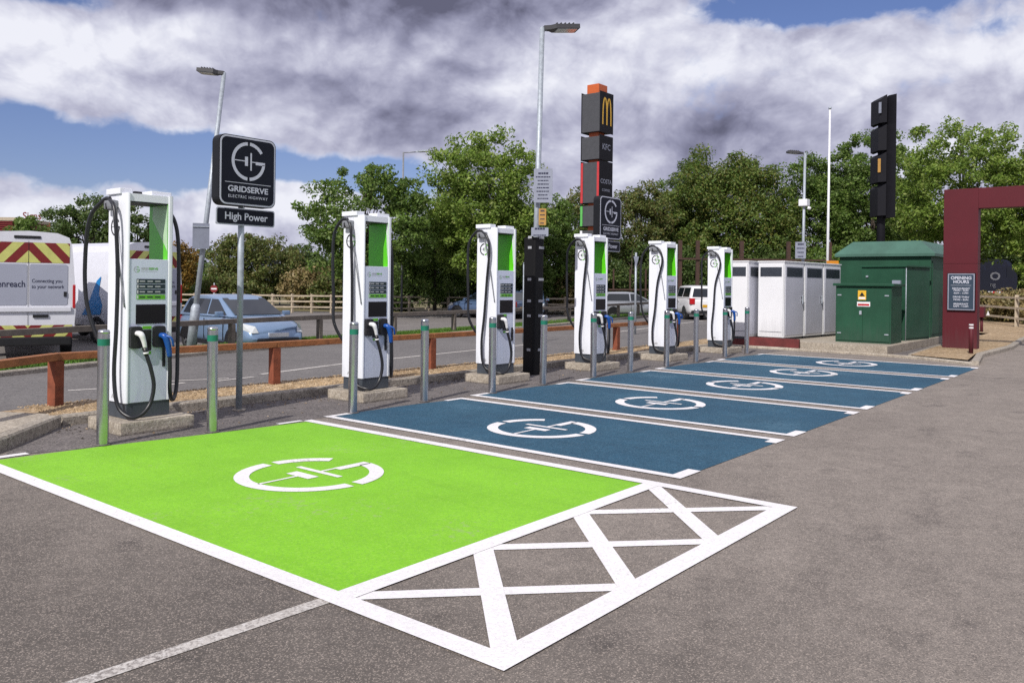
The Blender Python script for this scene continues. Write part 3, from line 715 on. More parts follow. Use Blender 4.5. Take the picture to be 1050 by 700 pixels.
# notices on the lamp post
def notice(label, name, cx, cy, z0, z1, w, mat, lines, tmat, mz=0, th=.012, group=None):
    t = thing(name, label, 'notice', (cx, cy, 0), 0, group)
    F = face_frame((0, 0, 0), (math.sin(YAW - .12), -math.cos(YAW - .12), 0))
    mb = MB(); mb.prism(rrect(-w / 2, w / 2, z0, z1, .012), -th, 0, mat, F); mb.build('plate', mat, t)
    mb = MB(); H = z1 - z0
    for k in range(lines):
        zz = z1 - H * (.14 + .74 * k / max(1, lines - 1)) if lines > 1 else (z0 + z1) / 2
        ww = w * (.36 if k % 3 else .28) * rng.uniform(.8, 1.1); hh = H / (lines * 7.5)
        if k == 0: hh *= 1.6
        x = -ww
        while x < ww - .01:
            e = min(ww, x + w * rng.uniform(.05, .16)); mb.flat([(x, zz - hh), (e, zz - hh), (e, zz + hh), (x, zz + hh)], .0025, tmat, F); x = e + w * .022
    mb.build('printing', tmat, t)
    return t
fx, fy = -math.cos(YAW), -math.sin(YAW)
def z_at(py, F, px=525): return EYE + (YH + ROLL * (px - 525) - py) * F / FPX
q = at(555.5, 14.65)
notice('grey parking notice high on the black wrapped lamp post', 'parking_notice', q[0] + fx * .08, q[1] + fy * .08, z_at(207, 14.5), z_at(172, 14.5), .33, plate_grey, 8, navy_text)
q = at(555, 14.65)
notice('small amber label below the grey notice on the lamp post', 'amber_notice', q[0] + fx * .16, q[1] + fy * .16, z_at(230.5, 14.5), z_at(213.5, 14.5), .13, amber, 4, navy_text)
q = at(552.5, 14.65)
notice('narrow grey plate just above the black wrap of the lamp post', 'small_notice', q[0] + fx * .17, q[1] + fy * .17, z_at(242, 14.5), z_at(233, 14.5), .30, plate_grey, 2, navy_text)

q = at(196, 18.0)
lamp_post('leaning street lamp behind the pale blue hatchback at left', q[0], q[1], 6.1, .66, RAZ + PI, .5, .05, .062, .045, 0.0, (1.0, .1), galv)
q2 = at(205.5, 17.85)
t = thing('sign_board', 'blank grey back of a notice board fixed on the leaning lamp post', 'sign', (q2[0], q2[1], 0))
F = face_frame((0, 0, 0), (math.sin(YAW + .35), -math.cos(YAW + .35), 0))
mb = MB(); mb.prism(rrect(-.17, .17, z_at(255, 17.9, 200), z_at(229, 17.9, 200), .01), -.01, .01, sign_grey, F); mb.build('panel', sign_grey, t)
mb = MB(); mb.prism([(-.17, z_at(233, 17.9, 200)), (.17, z_at(233, 17.9, 200)), (.17, z_at(232, 17.9, 200)), (-.17, z_at(232, 17.9, 200))], .0105, .03, galv, F); mb.build('bracket', galv, t)
q = at(412, 46)
lamp_post('distant street lamp with long arm above the birch trees', q[0], q[1], z_at(156, 46, 412) - LOTZ, 0, RAZ, .7, .75, .06, .045, LOTZ, None, lamp_grey, galv)
q = at(822.5, 31)
lamp_post('street lamp behind the white cabinets with a small camera box', q[0], q[1], z_at(157, 31, 822), 0.05, RAZ + PI, .55, .12, .06, .045, 0, None, galv)
t = thing('camera_box', 'white camera box mounted halfway up the street lamp by the cabinets', 'camera', (q[0], q[1], 0))
mb = MB(); z = z_at(208, 31, 822); mb.box(-.16, .16, -.2, .12, z - .13, z + .13, cab_white, bev=.03); mb.tube([(-.1, -.2, z - .2), (-.05, -.3, z - .24)], .06, 10, white_plastic); mb.build('housing', cab_white, t)
q3 = at(820.5, 30.6)
notice('grey notice on the street lamp above the white cabinets', 'small_notice', q3[0], q3[1], z_at(265, 30.6, 820), z_at(248, 30.6, 820), .38, plate_grey, 4, navy_text)
# flagpole
q = at(848, 28)
t = thing('flagpole', 'slim bare silver pole rising behind the white cabinets', 'pole', (q[0], q[1], 0))
mb = MB(); mb.tube([(0, 0, 0), (.02, -.02, z_at(112, 28, 848))], [.052, .03], 12, cab_white); mb.build('pole', cab_white, t)
mb = MB(); z = z_at(112, 28, 848); mb.tube([(.02, -.02, z), (.02, -.02, z + .06), (.02, -.02, z + .1)], [.05, .05, .01], 10, galv); mb.build('finial', galv, t)
q = at(853.5, 27.7)
t = thing('warning_plate', 'small orange warning plate beside the silver pole above the cabinets', 'sign', (q[0], q[1], 0))
F = face_frame((0, 0, 0), (math.sin(YAW), -math.cos(YAW), 0)); mb = MB(); mb.prism([(-.2, 2.33), (.2, 2.33), (.2, 2.5), (-.2, 2.5)], -.02, 0, orange_sign, F); mb.build('plate', orange_sign, t)
mb = MB(); mb.tube([(0, 0, 0), (0, 0, 2.33)], .025, 8, galv); mb.build('post', galv, t)

# ------------------------------------------------------------------ totems
def totem():
    x0, y0 = at(610, 36)
    t = thing('restaurant_totem', 'tall dark totem with yellow M and orange cap rising behind the fourth charger', 'sign', (x0, y0, LOTZ))
    def zz(py): return z_at(py, 36, 610) - LOTZ
    # faces: -X side (grey, to picture left) and -Y side (emblems)
    mb = MB(); mb.box(-.24, .24, -.24, .24, 0, zz(101), tot_orange); mb.build('core', tot_orange, t)
    mb = MB(); mb.box(-.34, .34, -.30, .30, zz(97.5), zz(88), tot_orange, bev=.02); mb.build('orange_cap', tot_orange, t)
    secs = [(98, 137, None, 'M'), (142, 165, None, 'KFC'), (168, 209, tot_red, 'COSTA'), (212, 232.5, tot_green, ''), (237, 256, cab_white, '')]
    for a, b, edge, s in secs:
        z1, z0 = zz(a), zz(b)
        mb = MB(); mb.box(-.48, .52, -.46, .46, z0, z1, tot_grey, bev=.015)
        mb.box(-.5, .55, -.485, -.462, z0 - .03, z1 + .06, tot_dark); mb.box(-.5, .55, .462, .485, z0 - .03, z1 + .06, tot_dark)
        mb.build('sign_box', tot_grey, t)
        if edge:
            mb = MB()
            for yy in (-.47, .36): mb.box(-.505, -.4805, yy, yy + .11, z0, z1, edge)
            mb.build('coloured_edge', edge, t)
        F = face_frame((.02, -.4875, (z0 + z1) / 2), (1, 0, 0))
        if s == 'M':
            mb = MB()
            for cx in (-.155, .155):
                P = []
                for k in range(17):
                    a_ = PI * k / 16; P.append((cx - .155 * math.cos(a_), -.52 + 1.15 * math.sin(a_) ** .62))
                for k in range(16):
                    w0 = .045; p, q_ = P[k], P[k + 1]
                    n = Vector((-(q_[1] - p[1]), q_[0] - p[0])).normalized() * w0
                    mb.flat([(p[0] - n.x, p[1] - n.y * .8), (q_[0] - n.x, q_[1] - n.y * .8), (q_[0] + n.x, q_[1] + n.y * .8), (p[0] + n.x, p[1] + n.y * .8)], .004 + .0004 * k + (.008 if cx > 0 else 0), gold, F)
            mb.build('letter_m', gold, t)
        elif s:
            mb = MB(); text_into(mb, s, .36 if s == 'KFC' else .27, F @ Matrix.Translation((0, .05, .006)), plate_grey, 'CENTER', 1.0, .004)
            if s == 'COSTA': text_into(mb, 'COFFEE', .15, F @ Matrix.Translation((0, -.32, .006)), plate_grey, 'CENTER', 1.2, .002)
            mb.build('lettering', plate_grey, t)
totem()
def dark_totem():
    x0, y0 = at(903.5, 46)
    t = thing('dark_totem', 'black totem sign seen edge on above the green substation roof', 'sign', (x0, y0, 0), RAZ)
    def zz(py): return z_at(py, 46, 903)
    mb = MB(); mb.tube([(-.05, 0, 0), (-.05, 0, zz(112))], .22, 10, tot_dark); mb.build('pole', tot_dark, t)
    for s, (xa, xb) in ((0, (-.47, -.14)), (1, (.0, .30))):
        for k, (a, b) in enumerate(((100, 128), (130, 156), (158, 188), (190, 222))):
            if s: a += 0; b += 2
            mb = MB(); sl = .12 if s == 0 else -.05
            x_a = xa + (.06 if k == 0 else 0)
            mb.add([(x_a, -.5, zz(b)), (xb, -.9 + sl, zz(b)), (xb, .9, zz(b)), (xa, .5, zz(b)), (x_a, -.5, zz(a) - (.25 if s == 0 else 0)), (xb, -.9 + sl, zz(a)), (xb, .9, zz(a)), (xa, .5, zz(a) - .2)],
                   [(0, 3, 2, 1), (4, 5, 6, 7), (0, 1, 5, 4), (1, 2, 6, 5), (2, 3, 7, 6), (3, 0, 4, 7)], tot_dark)
            mb.build('sign_panel', tot_dark, t)
    F = Matrix.Translation((-.40, -.63, zz(171)))
    mb = MB(); mb.box(-.13, .02, -.03, .01, -.4, .35, amber, F @ Matrix.Rotation(R(-43), 4, 'Z'), bev=.01); mb.build('orange_emblem', orange_sign, t)
    mb = MB(); mb.box(-.12, .02, -.03, .01, -.3, .3, sign_grey, Matrix.Translation((-.40, -.63, zz(113))) @ Matrix.Rotation(R(-43), 4, 'Z'), bev=.01); mb.build('white_emblem', plate_grey, t)
dark_totem()

# ------------------------------------------------------------------ cabinets on the pad
m = MB(); m.box(21.3, 28.6, 5.55, 7.66, 0, .2, concrete, bev=.015); m.box(21.36, 28.6, 7.662, 9.9, 0, .195, concrete, bev=.01)
structure(m.build('concrete_pad'))
t = tag(MB().box(21.24, 21.335, 7.68, 9.55, 0, .26, maroon_kerb, bev=.01).build('upstand'), 'low dark red upstand in front of the white cabinets', 'kerb')
kerb('kerb', [(20.8, 9.42), (20.82, 6.1), (20.5, 4.6), (19.75, 3.42)], .14, .06, concrete)
kerb('kerb', [(19.78, 3.4), (22.2, 3.72), (25.9, 3.62), (30.2, 3.9), (45, 4.2)], .14, .1, kerb_mat)
kerb('kerb', [(20.9, 4.95), (24.3, 5.15), (25.6, 5.2)], .06, .08, kerb_mat)
sheet('footpath', [(20.9, 5.0), (24.3, 5.19), (33, 5.35), (33, 9.4), (28.7, 9.4), (28.7, 5.5), (21.2, 5.5), (20.9, 9.4)], .004, strip_asphalt)
m = MB(); m.flat([(20.2, 3.62), (22.2, 3.82), (25.9, 3.72), (30.2, 4.0), (45, 4.3), (45, 9), (33.2, 9), (33.2, 5.3), (24.3, 5.1), (20.7, 4.9)], .075, gravel_mat)
structure(m.build('gravel_strip'))

def white_cabinet(label, x, y, rz, plate=False, door=True):
    W, D, H = 1.17, .74, 2.06
    t = thing('power_cabinet', label, 'cabinet', (x, y, .2), rz, 'white power cabinets on the pad')
    mb = MB(); mb.box(0, W, 0, D, .06, H, cab_white, bev=.015); mb.box(.03, W - .03, .03, D - .03, 0, .06, base_grey); mb.build('body', cab_white, t)
    mb = MB(); mb.box(-.02, W + .02, -.02, D + .02, H + .001, H + .035, cab_white, bev=.01); mb.build('lid', cab_white, t)
    mb = MB(); mb.box(.07, W - .07, -.012, .0, .12, H - .10, cab_door, bev=.004); mb.build('door', cab_door, t)
    def vent(x0, x1, side):
        mb = MB(); z0, z1 = H - .38, H - .13
        if side == 'f': mb.box(x0, x1, -.018, -.0125, z0, z1, vent_dark)
        else: mb.box(-.008, -.0015, x0, x1, z0, z1, vent_dark)
        for k in range(9):
            zz = z0 + .02 + k * .026
            if side == 'f': mb.box(x0 + .01, x1 - .01, -.028, -.0185, zz, zz + .008, base_grey)
            else: mb.box(-.018, -.0085, x0 + .01, x1 - .01, zz, zz + .008, base_grey)
        return mb.build('vent', vent_dark, t)
    vent(.12, W - .12, 'f'); vent(.07, D - .06, 's')
    mb = MB(); mb.box(-.006, -.0015, .06, D - .05, .2, .21, vent_dark); mb.box(-.006, -.0015, .02, .024, .1, H - .05, vent_dark); mb.build('panel_seam', vent_dark, t)
    mb = MB(); mb.box(W - .16, W - .13, -.06, -.03, .95, 1.18, galv, bev=.008); mb.box(W - .165, W - .125, -.03, -.0125, .98, 1.02, black); mb.box(W - .165, W - .125, -.03, -.0125, 1.1, 1.14, black); mb.build('door_handle', galv, t)
    return t
white_cabinet('rearmost white cabinet, next to the farthest charger', 21.2, 9.04, 0)
a5 = R(-5)
for k, lb in enumerate(('widest looking white cabinet, front corner of the row', 'middle white cabinet with its door handle showing', 'white cabinet partly behind the small green box')):
    white_cabinet(lb, 21.56 + k * 1.23 * math.cos(a5), 8.2 + k * 1.23 * math.sin(a5), a5)

def tuv(mb, pts, mat): mb.add(pts, [tuple(range(len(pts)))], mat)
# small green feeder box
t = thing('feeder_box', 'small low green electric cabinet with two doors and warning labels', 'cabinet', (22.15, 5.69, .2))
mb = MB(); mb.box(0, 1.0, 0, 1.36, 0, 1.45, box_green, bev=.01); mb.build('body', box_green, t)
mb = MB(); mb.box(-.07, 1.06, -.07, 1.42, 1.452, 1.52, box_green, bev=.015); mb.build('roof', box_green, t)
for y0, y1 in ((.03, .675), (.685, 1.33)):
    d = MB().box(-.02, -.001, y0, y1, .05, 1.38, box_green, bev=.004).build('door', box_green, t)
    for z in (.22, 1.2):
        yy = y0 + .02 if y0 < .1 else y1 - .12
        MB().box(-.035, -.0205, yy, yy + .1, z, z + .03, galv, bev=.004).build('hinge', galv, d)
MB().box(-.05, -.0205, .70, .76, .72, .82, galv, bev=.01).build('lock', galv, t)
F = face_frame((-.0215, .72, 1.2), (0, -1, 0))
mb = MB(); mb.prism([(-.08, -.1), (.12, -.1), (.12, .14), (-.08, .14)], 0, .003, gold, F); mb.flat([(.02, .1), (-.05, -.01), (.09, -.01)], .0045, black, F); mb.flat([(-.06, -.08), (.1, -.08), (.1, -.03), (-.06, -.03)], .0045, white_plastic, F); mb.build('warning_label', gold, t)
mb = MB(); mb.prism([(-.1, -.27), (.22, -.27), (.22, -.15), (-.1, -.15)], 0, .003, white_plastic, F); mb.flat([(-.08, -.25), (.2, -.25), (.2, -.2), (-.08, -.2)], .0045, lamp_red, F); mb.build('danger_label', white_plastic, t)
# tall green box
t = thing('switch_cabinet', 'tall dark green steel cabinet between small green box and portal', 'cabinet', (23.95, 5.80, .2), R(-9))
mb = MB(); mb.box(0, 1.6, 0, 1.2, 0, 1.98, box_green, bev=.008); mb.build('body', box_green, t)
mb = MB(); mb.box(-.05, 1.65, -.05, 1.25, 1.982, 2.03, box_green, bev=.01); mb.build('roof', box_green, t)
MB().box(.06, 1.55, -.018, -.001, .06, 1.9, box_green, bev=.004).build('door', box_green, t)
MB().box(-.018, -.001, .06, 1.14, .06, 1.9, box_green, bev=.004).build('door', box_green, t)
mb = MB(); mb.box(-.1, -.02, .1, .32, 1.38, 1.62, plate_grey, bev=.01); mb.build('meter_box', plate_grey, t)
mb = MB(); mb.tube([(-.03, -.03, 0), (-.03, -.03, 1.95)], .012, 8, galv); mb.build('conduit', galv, t)
MB().box(-.05, -.019, 1.0, 1.06, 1.7, 1.75, galv).build('lock', galv, t)
# substation with hipped roof
t = thing('substation', 'large green substation kiosk with pale hipped roof behind the cabinets', 'substation', (26.0, 5.62, .2))
mb = MB(); mb.box(0, 3.0, 0, 2.55, 0, 2.36, box_green, bev=.01); mb.build('body', box_green, t)
mb = MB(); e = .12
b_ = [(-e, -e, 2.34), (3 + e, -e, 2.34), (3 + e, 2.55 + e, 2.34), (-e, 2.55 + e, 2.34)]
b2_ = [(-e, -e, 2.42), (3 + e, -e, 2.42), (3 + e, 2.55 + e, 2.42), (-e, 2.55 + e, 2.42)]
tp = [(.2, .32, 2.80), (2.8, .32, 2.80), (2.8, 2.23, 2.80), (.2, 2.23, 2.80)]
mb.add(b_ + b2_ + tp, [(3, 2, 1, 0), (0, 1, 5, 4), (1, 2, 6, 5), (2, 3, 7, 6), (3, 0, 4, 7), (4, 5, 9, 8), (5, 6, 10, 9), (6, 7, 11, 10), (7, 4, 8, 11), (8, 9, 10, 11)], roof_green); mb.build('roof', roof_green, t)
mb = MB(); mb.box(.1, 1.4, -.02, -.001, .1, 2.2, box_green, bev=.004); mb.build('door', box_green, t)
mb = MB()
for k in range(12): mb.box(1.6, 2.8, -.03, -.003, .3 + k * .07, .34 + k * .07, vent_dark)
mb.build('louvre', vent_dark, t)
MB().box(-.02, -.001, .3, 1.4, .1, 2.2, box_green, bev=.004).build('door', box_green, t)

# ------------------------------------------------------------------ drive-through portal
t = thing('height_portal', 'dark red portal frame with an opening hours board on its leg', 'portal', (24, 4.5, 0))
mb = MB(); mb.box(0, .34, -.40, .40, -.05, 2.26, maroon, bev=.006); mb.box(0, .34, -.40, .40, 2.265, 4.2, maroon, bev=.006); mb.build('leg', maroon, t)
mb = MB(); mb.box(0, .34, -2.6, -.402, 3.68, 4.2, maroon, bev=.006); mb.box(0, .34, -4.9, -2.605, 3.68, 4.2, maroon, bev=.006); mb.build('beam', maroon, t)
mb = MB(); mb.box(0, .34, -5.7, -4.905, -.05, 4.2, maroon, bev=.006); mb.build('leg', maroon, t)
F = face_frame((-.003, 0, 0), (0, -1, 0))
bd = MB(); bd.prism([(-.29, 1.05), (.36, 1.05), (.36, 2.02), (-.29, 2.02)], 0, .05, tot_dark, F); bd = bd.build('notice_board', tot_dark, t)
mb = MB(); mb.prism([(-.275, 1.065), (.345, 1.065), (.345, 2.005), (-.275, 2.005)], .051, .054, plate_grey, F); mb.prism([(-.25, 1.09), (.32, 1.09), (.32, 1.98), (-.25, 1.98)], .0545, .057, board_blue, F); mb.build('board_face', board_blue, bd)
mb = MB(); T = lambda a, z: F @ Matrix.Translation((a, z, .0595))
text_into(mb, 'OPENING', .11, T(.035, 1.89), sign_white, 'CENTER', 1, .003); text_into(mb, 'HOURS', .11, T(.035, 1.79), sign_white, 'CENTER', 1, .003)
mb.flat([(-.2, 1.70), (.27, 1.70), (.27, 1.706), (-.2, 1.706)], .0595, sign_white, F)
for z, s in ((1.62, 'RESTAURANT'), (1.57, 'MON - SUN'), (1.50, '6AM - 11PM'), (1.40, 'DRIVE-THRU'), (1.33, 'MON - SUN'), (1.22, 'BREAKFAST'), (1.16, '6AM - 11AM')):
    text_into(mb, s, .06, T(.035, z), sign_white, 'CENTER', 1.1, .0015)
mb.build('lettering', sign_white, bd)
t = thing('marker_post', 'short dark red marker post with white bands beside the portal leg', 'bollard', (22.3, 3.93, .07))
mb = MB(); mb.tube([(0, 0, 0), (0, 0, .72)], .05, 14, maroon); mb.build('post', maroon, t)
for z in (.60, .67):
    mb = MB(); mb.tube([(0, 0, z), (0, 0, z + .035)], .052, 14, white_plastic, False); mb.build('band', white_plastic, t)
q = at(1007, 30)
t = thing('marker_box', 'small dark red box with white triangle beside the portal', 'sign', (q[0], q[1], 0))
F = face_frame((0, 0, 0), (math.sin(YAW), -math.cos(YAW), 0))
mb = MB(); mb.box(-.2, .2, -.1, .1, .6, .98, maroon, F @ Matrix.Rotation(R(90), 4, 'X') if False else None, bev=.02); mb.build('box', maroon, t)
mb = MB(); mb.flat([(.06, .68), (.18, .68), (.12, .85)], .19, white_plastic, F); mb.build('triangle', white_plastic, t)
mb = MB(); mb.tube([(0, 0, 0), (0, 0, .6)], .05, 8, maroon); mb.build('post', maroon, t)

# ------------------------------------------------------------------ vehicles
def wheel(parent, x, y, z, r, w, side):
    mb = MB(); n = 20; o = Vector((x, y, z))
    prof = [(.62, w / 2 * .8), (.68, w / 2), (.92, w / 2), (1.0, w / 2 * .7), (1.0, -w / 2 * .7), (.92, -w / 2), (.62, -w / 2)]
    vs = []; fs = []
    for k in range(n):
        a = 2 * PI * k / n
        for pr, py in prof: vs.append((x + r * pr * math.cos(a), y + side * py, z + r * pr * math.sin(a)))
    p = len(prof)
    for k in range(n):
        for j in range(p - 1): fs.append((k * p + j, k * p + j + 1, ((k + 1) % n) * p + j + 1, ((k + 1) % n) * p + j))
    mb.add(vs, fs, tyre_mat, True); wh = mb.build('wheel', tyre_mat, parent)
    mb = MB(); M = face_frame((x, y + side * (w / 2 * .72), z), (side, 0, 0)) if False else None
    pts = [(x + r * .64 * math.cos(2 * PI * k / n), z + r * .64 * math.sin(2 * PI * k / n)) for k in range(n)]
    yy = y + side * w * .34
    mb.add([(a, yy, b) for a, b in pts], [tuple(range(n))], black)
    for k in range(5):
        a = 2 * PI * k / 5; c, s_ = math.cos(a), math.sin(a); tx, tz = -s_, c; ys = yy + side * .012
        mb.add([(x + c * .1 * r + tx * .12 * r, ys, z + s_ * .1 * r + tz * .12 * r), (x + c * .62 * r + tx * .09 * r, ys, z + s_ * .62 * r + tz * .09 * r), (x + c * .62 * r - tx * .09 * r, ys, z + s_ * .62 * r - tz * .09 * r), (x + c * .1 * r - tx * .12 * r, ys, z + s_ * .1 * r - tz * .12 * r)], [(0, 1, 2, 3)], rim_mat)
    arc = [(x + r * q_ * math.cos(2 * PI * k / n), yy + side * .013, z + r * q_ * math.sin(2 * PI * k / n)) for k in range(n) for q_ in (.58, .66)]
    mb.add(arc, [(2 * k, 2 * k + 1, (2 * k + 3) % (2 * n), (2 * k + 2) % (2 * n)) for k in range(n)], rim_mat)
    mb.build('rim', rim_mat, wh)

def car(name, label, cat, loc, rz, paintm, L=4.1, W=1.72, H=1.46, kind='hatch', group=None):
    t = thing(name, label, cat, loc, rz, group)
    hw = W / 2
    hood = .92 if kind == 'hatch' else 1.02; belt = .93 if kind == 'hatch' else 1.05
    # stations: x, low z, top z, half width
    st = [(-L / 2, .38, belt - .16, hw * .80), (-L / 2 + .06, .26, belt - .02, hw * .92), (-L / 2 + .4, .20, belt, hw * .985), (-L * .2, .19, belt, hw), (L * .1, .19, belt - .01, hw),
          (L * .24, .19, hood + .02, hw * .99), (L * .36, .2, hood - .06, hw * .97), (L / 2 - .2, .22, hood - .19, hw * .91), (L / 2 - .04, .26, hood - .36, hw * .80), (L / 2, .34, hood - .46, hw * .70)]
    rings = []
    for x, zl, zt, h in st:
        mid = (zl + zt) / 2
        rings.append([(x, -h * .86, zl), (x, -h * .985, zl + .12), (x, -h, mid), (x, -h * .97, zt - .07), (x, -h * .86, zt), (x, -h * .4, zt + .025), (x, 0, zt + .035), (x, h * .4, zt + .025), (x, h * .86, zt), (x, h * .97, zt - .07), (x, h, mid), (x, h * .985, zl + .12), (x, h * .86, zl)])
    n = len(rings[0]); vs = [v for r_ in rings for v in r_]; fs = []
    for i in range(len(rings) - 1):
        for k in range(n):
            k2 = (k + 1) % n; fs.append((i * n + k, (i + 1) * n + k, (i + 1) * n + k2, i * n + k2))
    fs.append(tuple(range(n))); fs.append(tuple(range((len(rings) - 1) * n + n - 1, (len(rings) - 1) * n - 1, -1)))
    mb = MB(); mb.add(vs, fs, paintm, True); body = mb.build('body', paintm, t)
    sd = body.modifiers.new('s', 'SUBSURF'); sd.levels = 1; sd.render_levels = 1
    # greenhouse
    if kind == 'hatch': gs = [(-L / 2 + .06, belt - .03, .90), (-L / 2 + .36, H - .10, .70), (-L / 2 + .62, H - .03, .72), (-L * .10, H, .72), (L * .02, H - .035, .71), (L * .275, belt - .01, .84)]
    else: gs = [(-L / 2 + .05, belt - .03, .90), (-L / 2 + .28, H - .10, .72), (-L / 2 + .5, H - .03, .74), (-L * .10, H, .74), (L * .06, H - .03, .73), (L * .24, belt - .01, .84)]
    zb = belt - .04; wb = hw * .91
    def gw(z): return wb - (wb - hw * .72) * (z - zb) / (H - zb)
    prof = [(x, z) for x, z, _ in gs]
    up = [(x, z, gw(z)) for x, z in prof]
    vs = []; fs = []
    for x, z, w_ in up: vs += [(x, -w_, z), (x, -w_ * .6, z + (.02 if z > belt else 0)), (x, w_ * .6, z + (.02 if z > belt else 0)), (x, w_, z)]
    for i in range(len(up) - 1):
        for k in range(3): fs.append((i * 4 + k, i * 4 + k + 1, (i + 1) * 4 + k + 1, (i + 1) * 4 + k)[::-1])
    o = len(vs)
    # sides down to belt
    for s in (0, 3):
        idx = [i * 4 + s for i in range(len(up))]
        fs.append(tuple(idx) if s == 3 else tuple(reversed(idx)))
    mb = MB(); mb.add(vs, fs, paintm, False); gh = mb.build('roof', paintm, t)
    bv = gh.modifiers.new('b', 'BEVEL'); bv.width = .10; bv.segments = 3; bv.limit_method = 'ANGLE'; bv.angle_limit = R(20)
    for p_ in gh.data.polygons: p_.use_smooth = True
    # windscreen, rear glass
    def pane(i, j, inset0, inset1, nm):
        (xa, za, wa), (xb, zb_, wb_) = up[i], up[j]
        def lerp(t_): return xa + (xb - xa) * t_, za + (zb_ - za) * t_, wa + (wb_ - wa) * t_
        d = Vector((-(zb_ - za), 0, xb - xa)).normalized() * .014
        if d.z < 0: d = -d
        p = lerp(inset0); q_ = lerp(inset1)
        mb = MB(); mb.add([(p[0] + d.x, -p[2] * .9, p[1] + d.z), (p[0] + d.x, p[2] * .9, p[1] + d.z), (q_[0] + d.x, q_[2] * .86, q_[1] + d.z + .008), (q_[0] + d.x, -q_[2] * .86, q_[1] + d.z + .008)], [(0, 1, 2, 3)], car_glass)
        mb.build(nm, car_glass, t)
    pane(4, 5, .10, .93, 'windscreen'); pane(0, 1, .12, .9, 'rear_window')
    # side windows
    zlo = belt + .03; zhi = H - .10
    def xr(z): a, b = gs[0], gs[1]; return a[0] + (b[0] - a[0]) * (z - a[1]) / (b[1] - a[1])
    def xf(z): a, b = gs[5], gs[4]; return a[0] + (b[0] - a[0]) * (z - a[1]) / (b[1] - a[1])
    cuts = [(xr(zlo) + .22, xr(zhi) + .14, -L * .19, -L * .19), (-L * .17, -L * .17, L * .03, L * .03), (L * .045, L * .045, xf(zlo) - .22, xf(zhi) - .1)]
    if kind == 'hatch': cuts = [(xr(zlo) + .25, xr(zhi) + .2, -L * .07, -L * .07), (-L * .05, -L * .05, xf(zlo) - .2, xf(zhi) - .08)]
    for s in (-1, 1):
        for a, b, c, d in cuts:
            mb = MB(); mb.add([(a, s * (gw(zlo) + .008), zlo), (c, s * (gw(zlo) + .008), zlo), (d, s * (gw(zhi) + .008), zhi), (b, s * (gw(zhi) + .008), zhi)], [(0, 1, 2, 3) if s < 0 else (3, 2, 1, 0)], car_glass); mb.build('side_window', car_glass, t)
        mb = MB(); mb.box(L * .17, L * .17 + .12, min(s * hw * .97, s * (hw + .16)), max(s * hw * .97, s * (hw + .16)), belt + .0, belt + .12, paintm, bev=.03); mb.build('wing_mirror', paintm, t)
        wheel(t, L * .315, s * (hw - .10), .30, .31, .2, s); wheel(t, -L * .315, s * (hw - .10), .30, .31, .2, s)
        for wx in (L * .315, -L * .315):
            mb = MB(); vs = [(wx, s * (hw + .003), .30)] + [(wx + .37 * math.cos(PI * k / 12), s * (hw + .003), .30 + .37 * math.sin(PI * k / 12)) for k in range(13)]
            mb.add(vs, [(0, k + 1, k + 2) for k in range(12)], black); mb.build('wheel_arch', black, t)
        mb = MB(); mb.add([(L * .375, s * hw * .975, hood - .24), (L / 2 - .06, s * hw * .80, hood - .36), (L / 2 - .035, s * hw * .60, hood - .35), (L / 2 - .12, s * hw * .66, hood - .20), (L * .40, s * hw * .93, hood - .12)], [(0, 1, 2, 3, 4)], lamp_clear); mb.build('headlight', lamp_clear, t)
        mb = MB(); mb.box(-L / 2 - .012, -L / 2 + .16, min(s * hw * .68, s * hw * .93), max(s * hw * .68, s * hw * .93), belt - .30, belt - .02, lamp_red, bev=.02); mb.build('tail_light', lamp_red, t)
        for dx in (-L * .10, L * .12):
            mb = MB(); mb.box(dx - .1, dx + .04, min(s * hw, s * (hw + .022)), max(s * hw, s * (hw + .022)), belt - .18, belt - .15, paintm, bev=.006); mb.build('door_handle', paintm, t)
    mb = MB(); mb.box(L / 2 - .12, L / 2 + .015, -hw * .66, hw * .66, .27, .44, black, bev=.05); mb.build('grille', black, t)
    mb = MB(); mb.box(L / 2 - .06, L / 2 + .035, -.26, .26, .46, .56, white_plastic, bev=.006); mb.build('number_plate', white_plastic, t)
    for s in (-1, 1):
        mb = MB(); mb.box(-L * .26, L * .26, min(s * hw * .985, s * (hw + .012)), max(s * hw * .985, s * (hw + .012)), .20, .32, black, bev=.01); mb.build('sill', black, t)
        for dx in (-L * .06, L * .20):
            mb = MB(); mb.box(dx - .006, dx + .006, min(s * hw * .98, s * (hw + .004)), max(s * hw * .98, s * (hw + .004)), .34, belt - .08, black); mb.build('door_gap', black, t)
    mb = MB(); mb.box(-L / 2 - .02, -L / 2, -.26, .26, belt - .44 if kind != 'hatch' else .5, (belt - .44 if kind != 'hatch' else .5) + .12, plate_yellow); mb.build('number_plate', plate_yellow, t)
    mb = MB(); mb.box(-L / 2 - .02, -L / 2 + .2, -hw * .84, hw * .84, .3, .46, black, bev=.04); mb.build('bumper', black, t)
    return t
q = at(246, 21.6)
car('hatchback', 'pale metallic blue hatchback turning onto the far road behind the first sign', 'car', (q[0], q[1], LOTZ), R(-96), car_blue, 4.05, 1.7, 1.44)
q = at(712, 41)
car('estate_car', 'white estate car seen from behind driving off along the road', 'car', (q[0], q[1], .0), YAW + R(4), car_white, 4.5, 1.84, 1.62, 'suv')
q = at(500, 44)
car('blue_car', 'dark blue parked car behind the third charger', 'car', (q[0], q[1], LOTZ), RAZ + R(150), car_dblue, 4.3, 1.75, 1.5, group=None)
q = at(545, 46)
car('blue_car', 'dull blue parked car showing right of the third charger', 'car', (q[0], q[1], LOTZ), YAW + R(175), car_blue, 4.2, 1.75, 1.5)
q = at(644, 46)
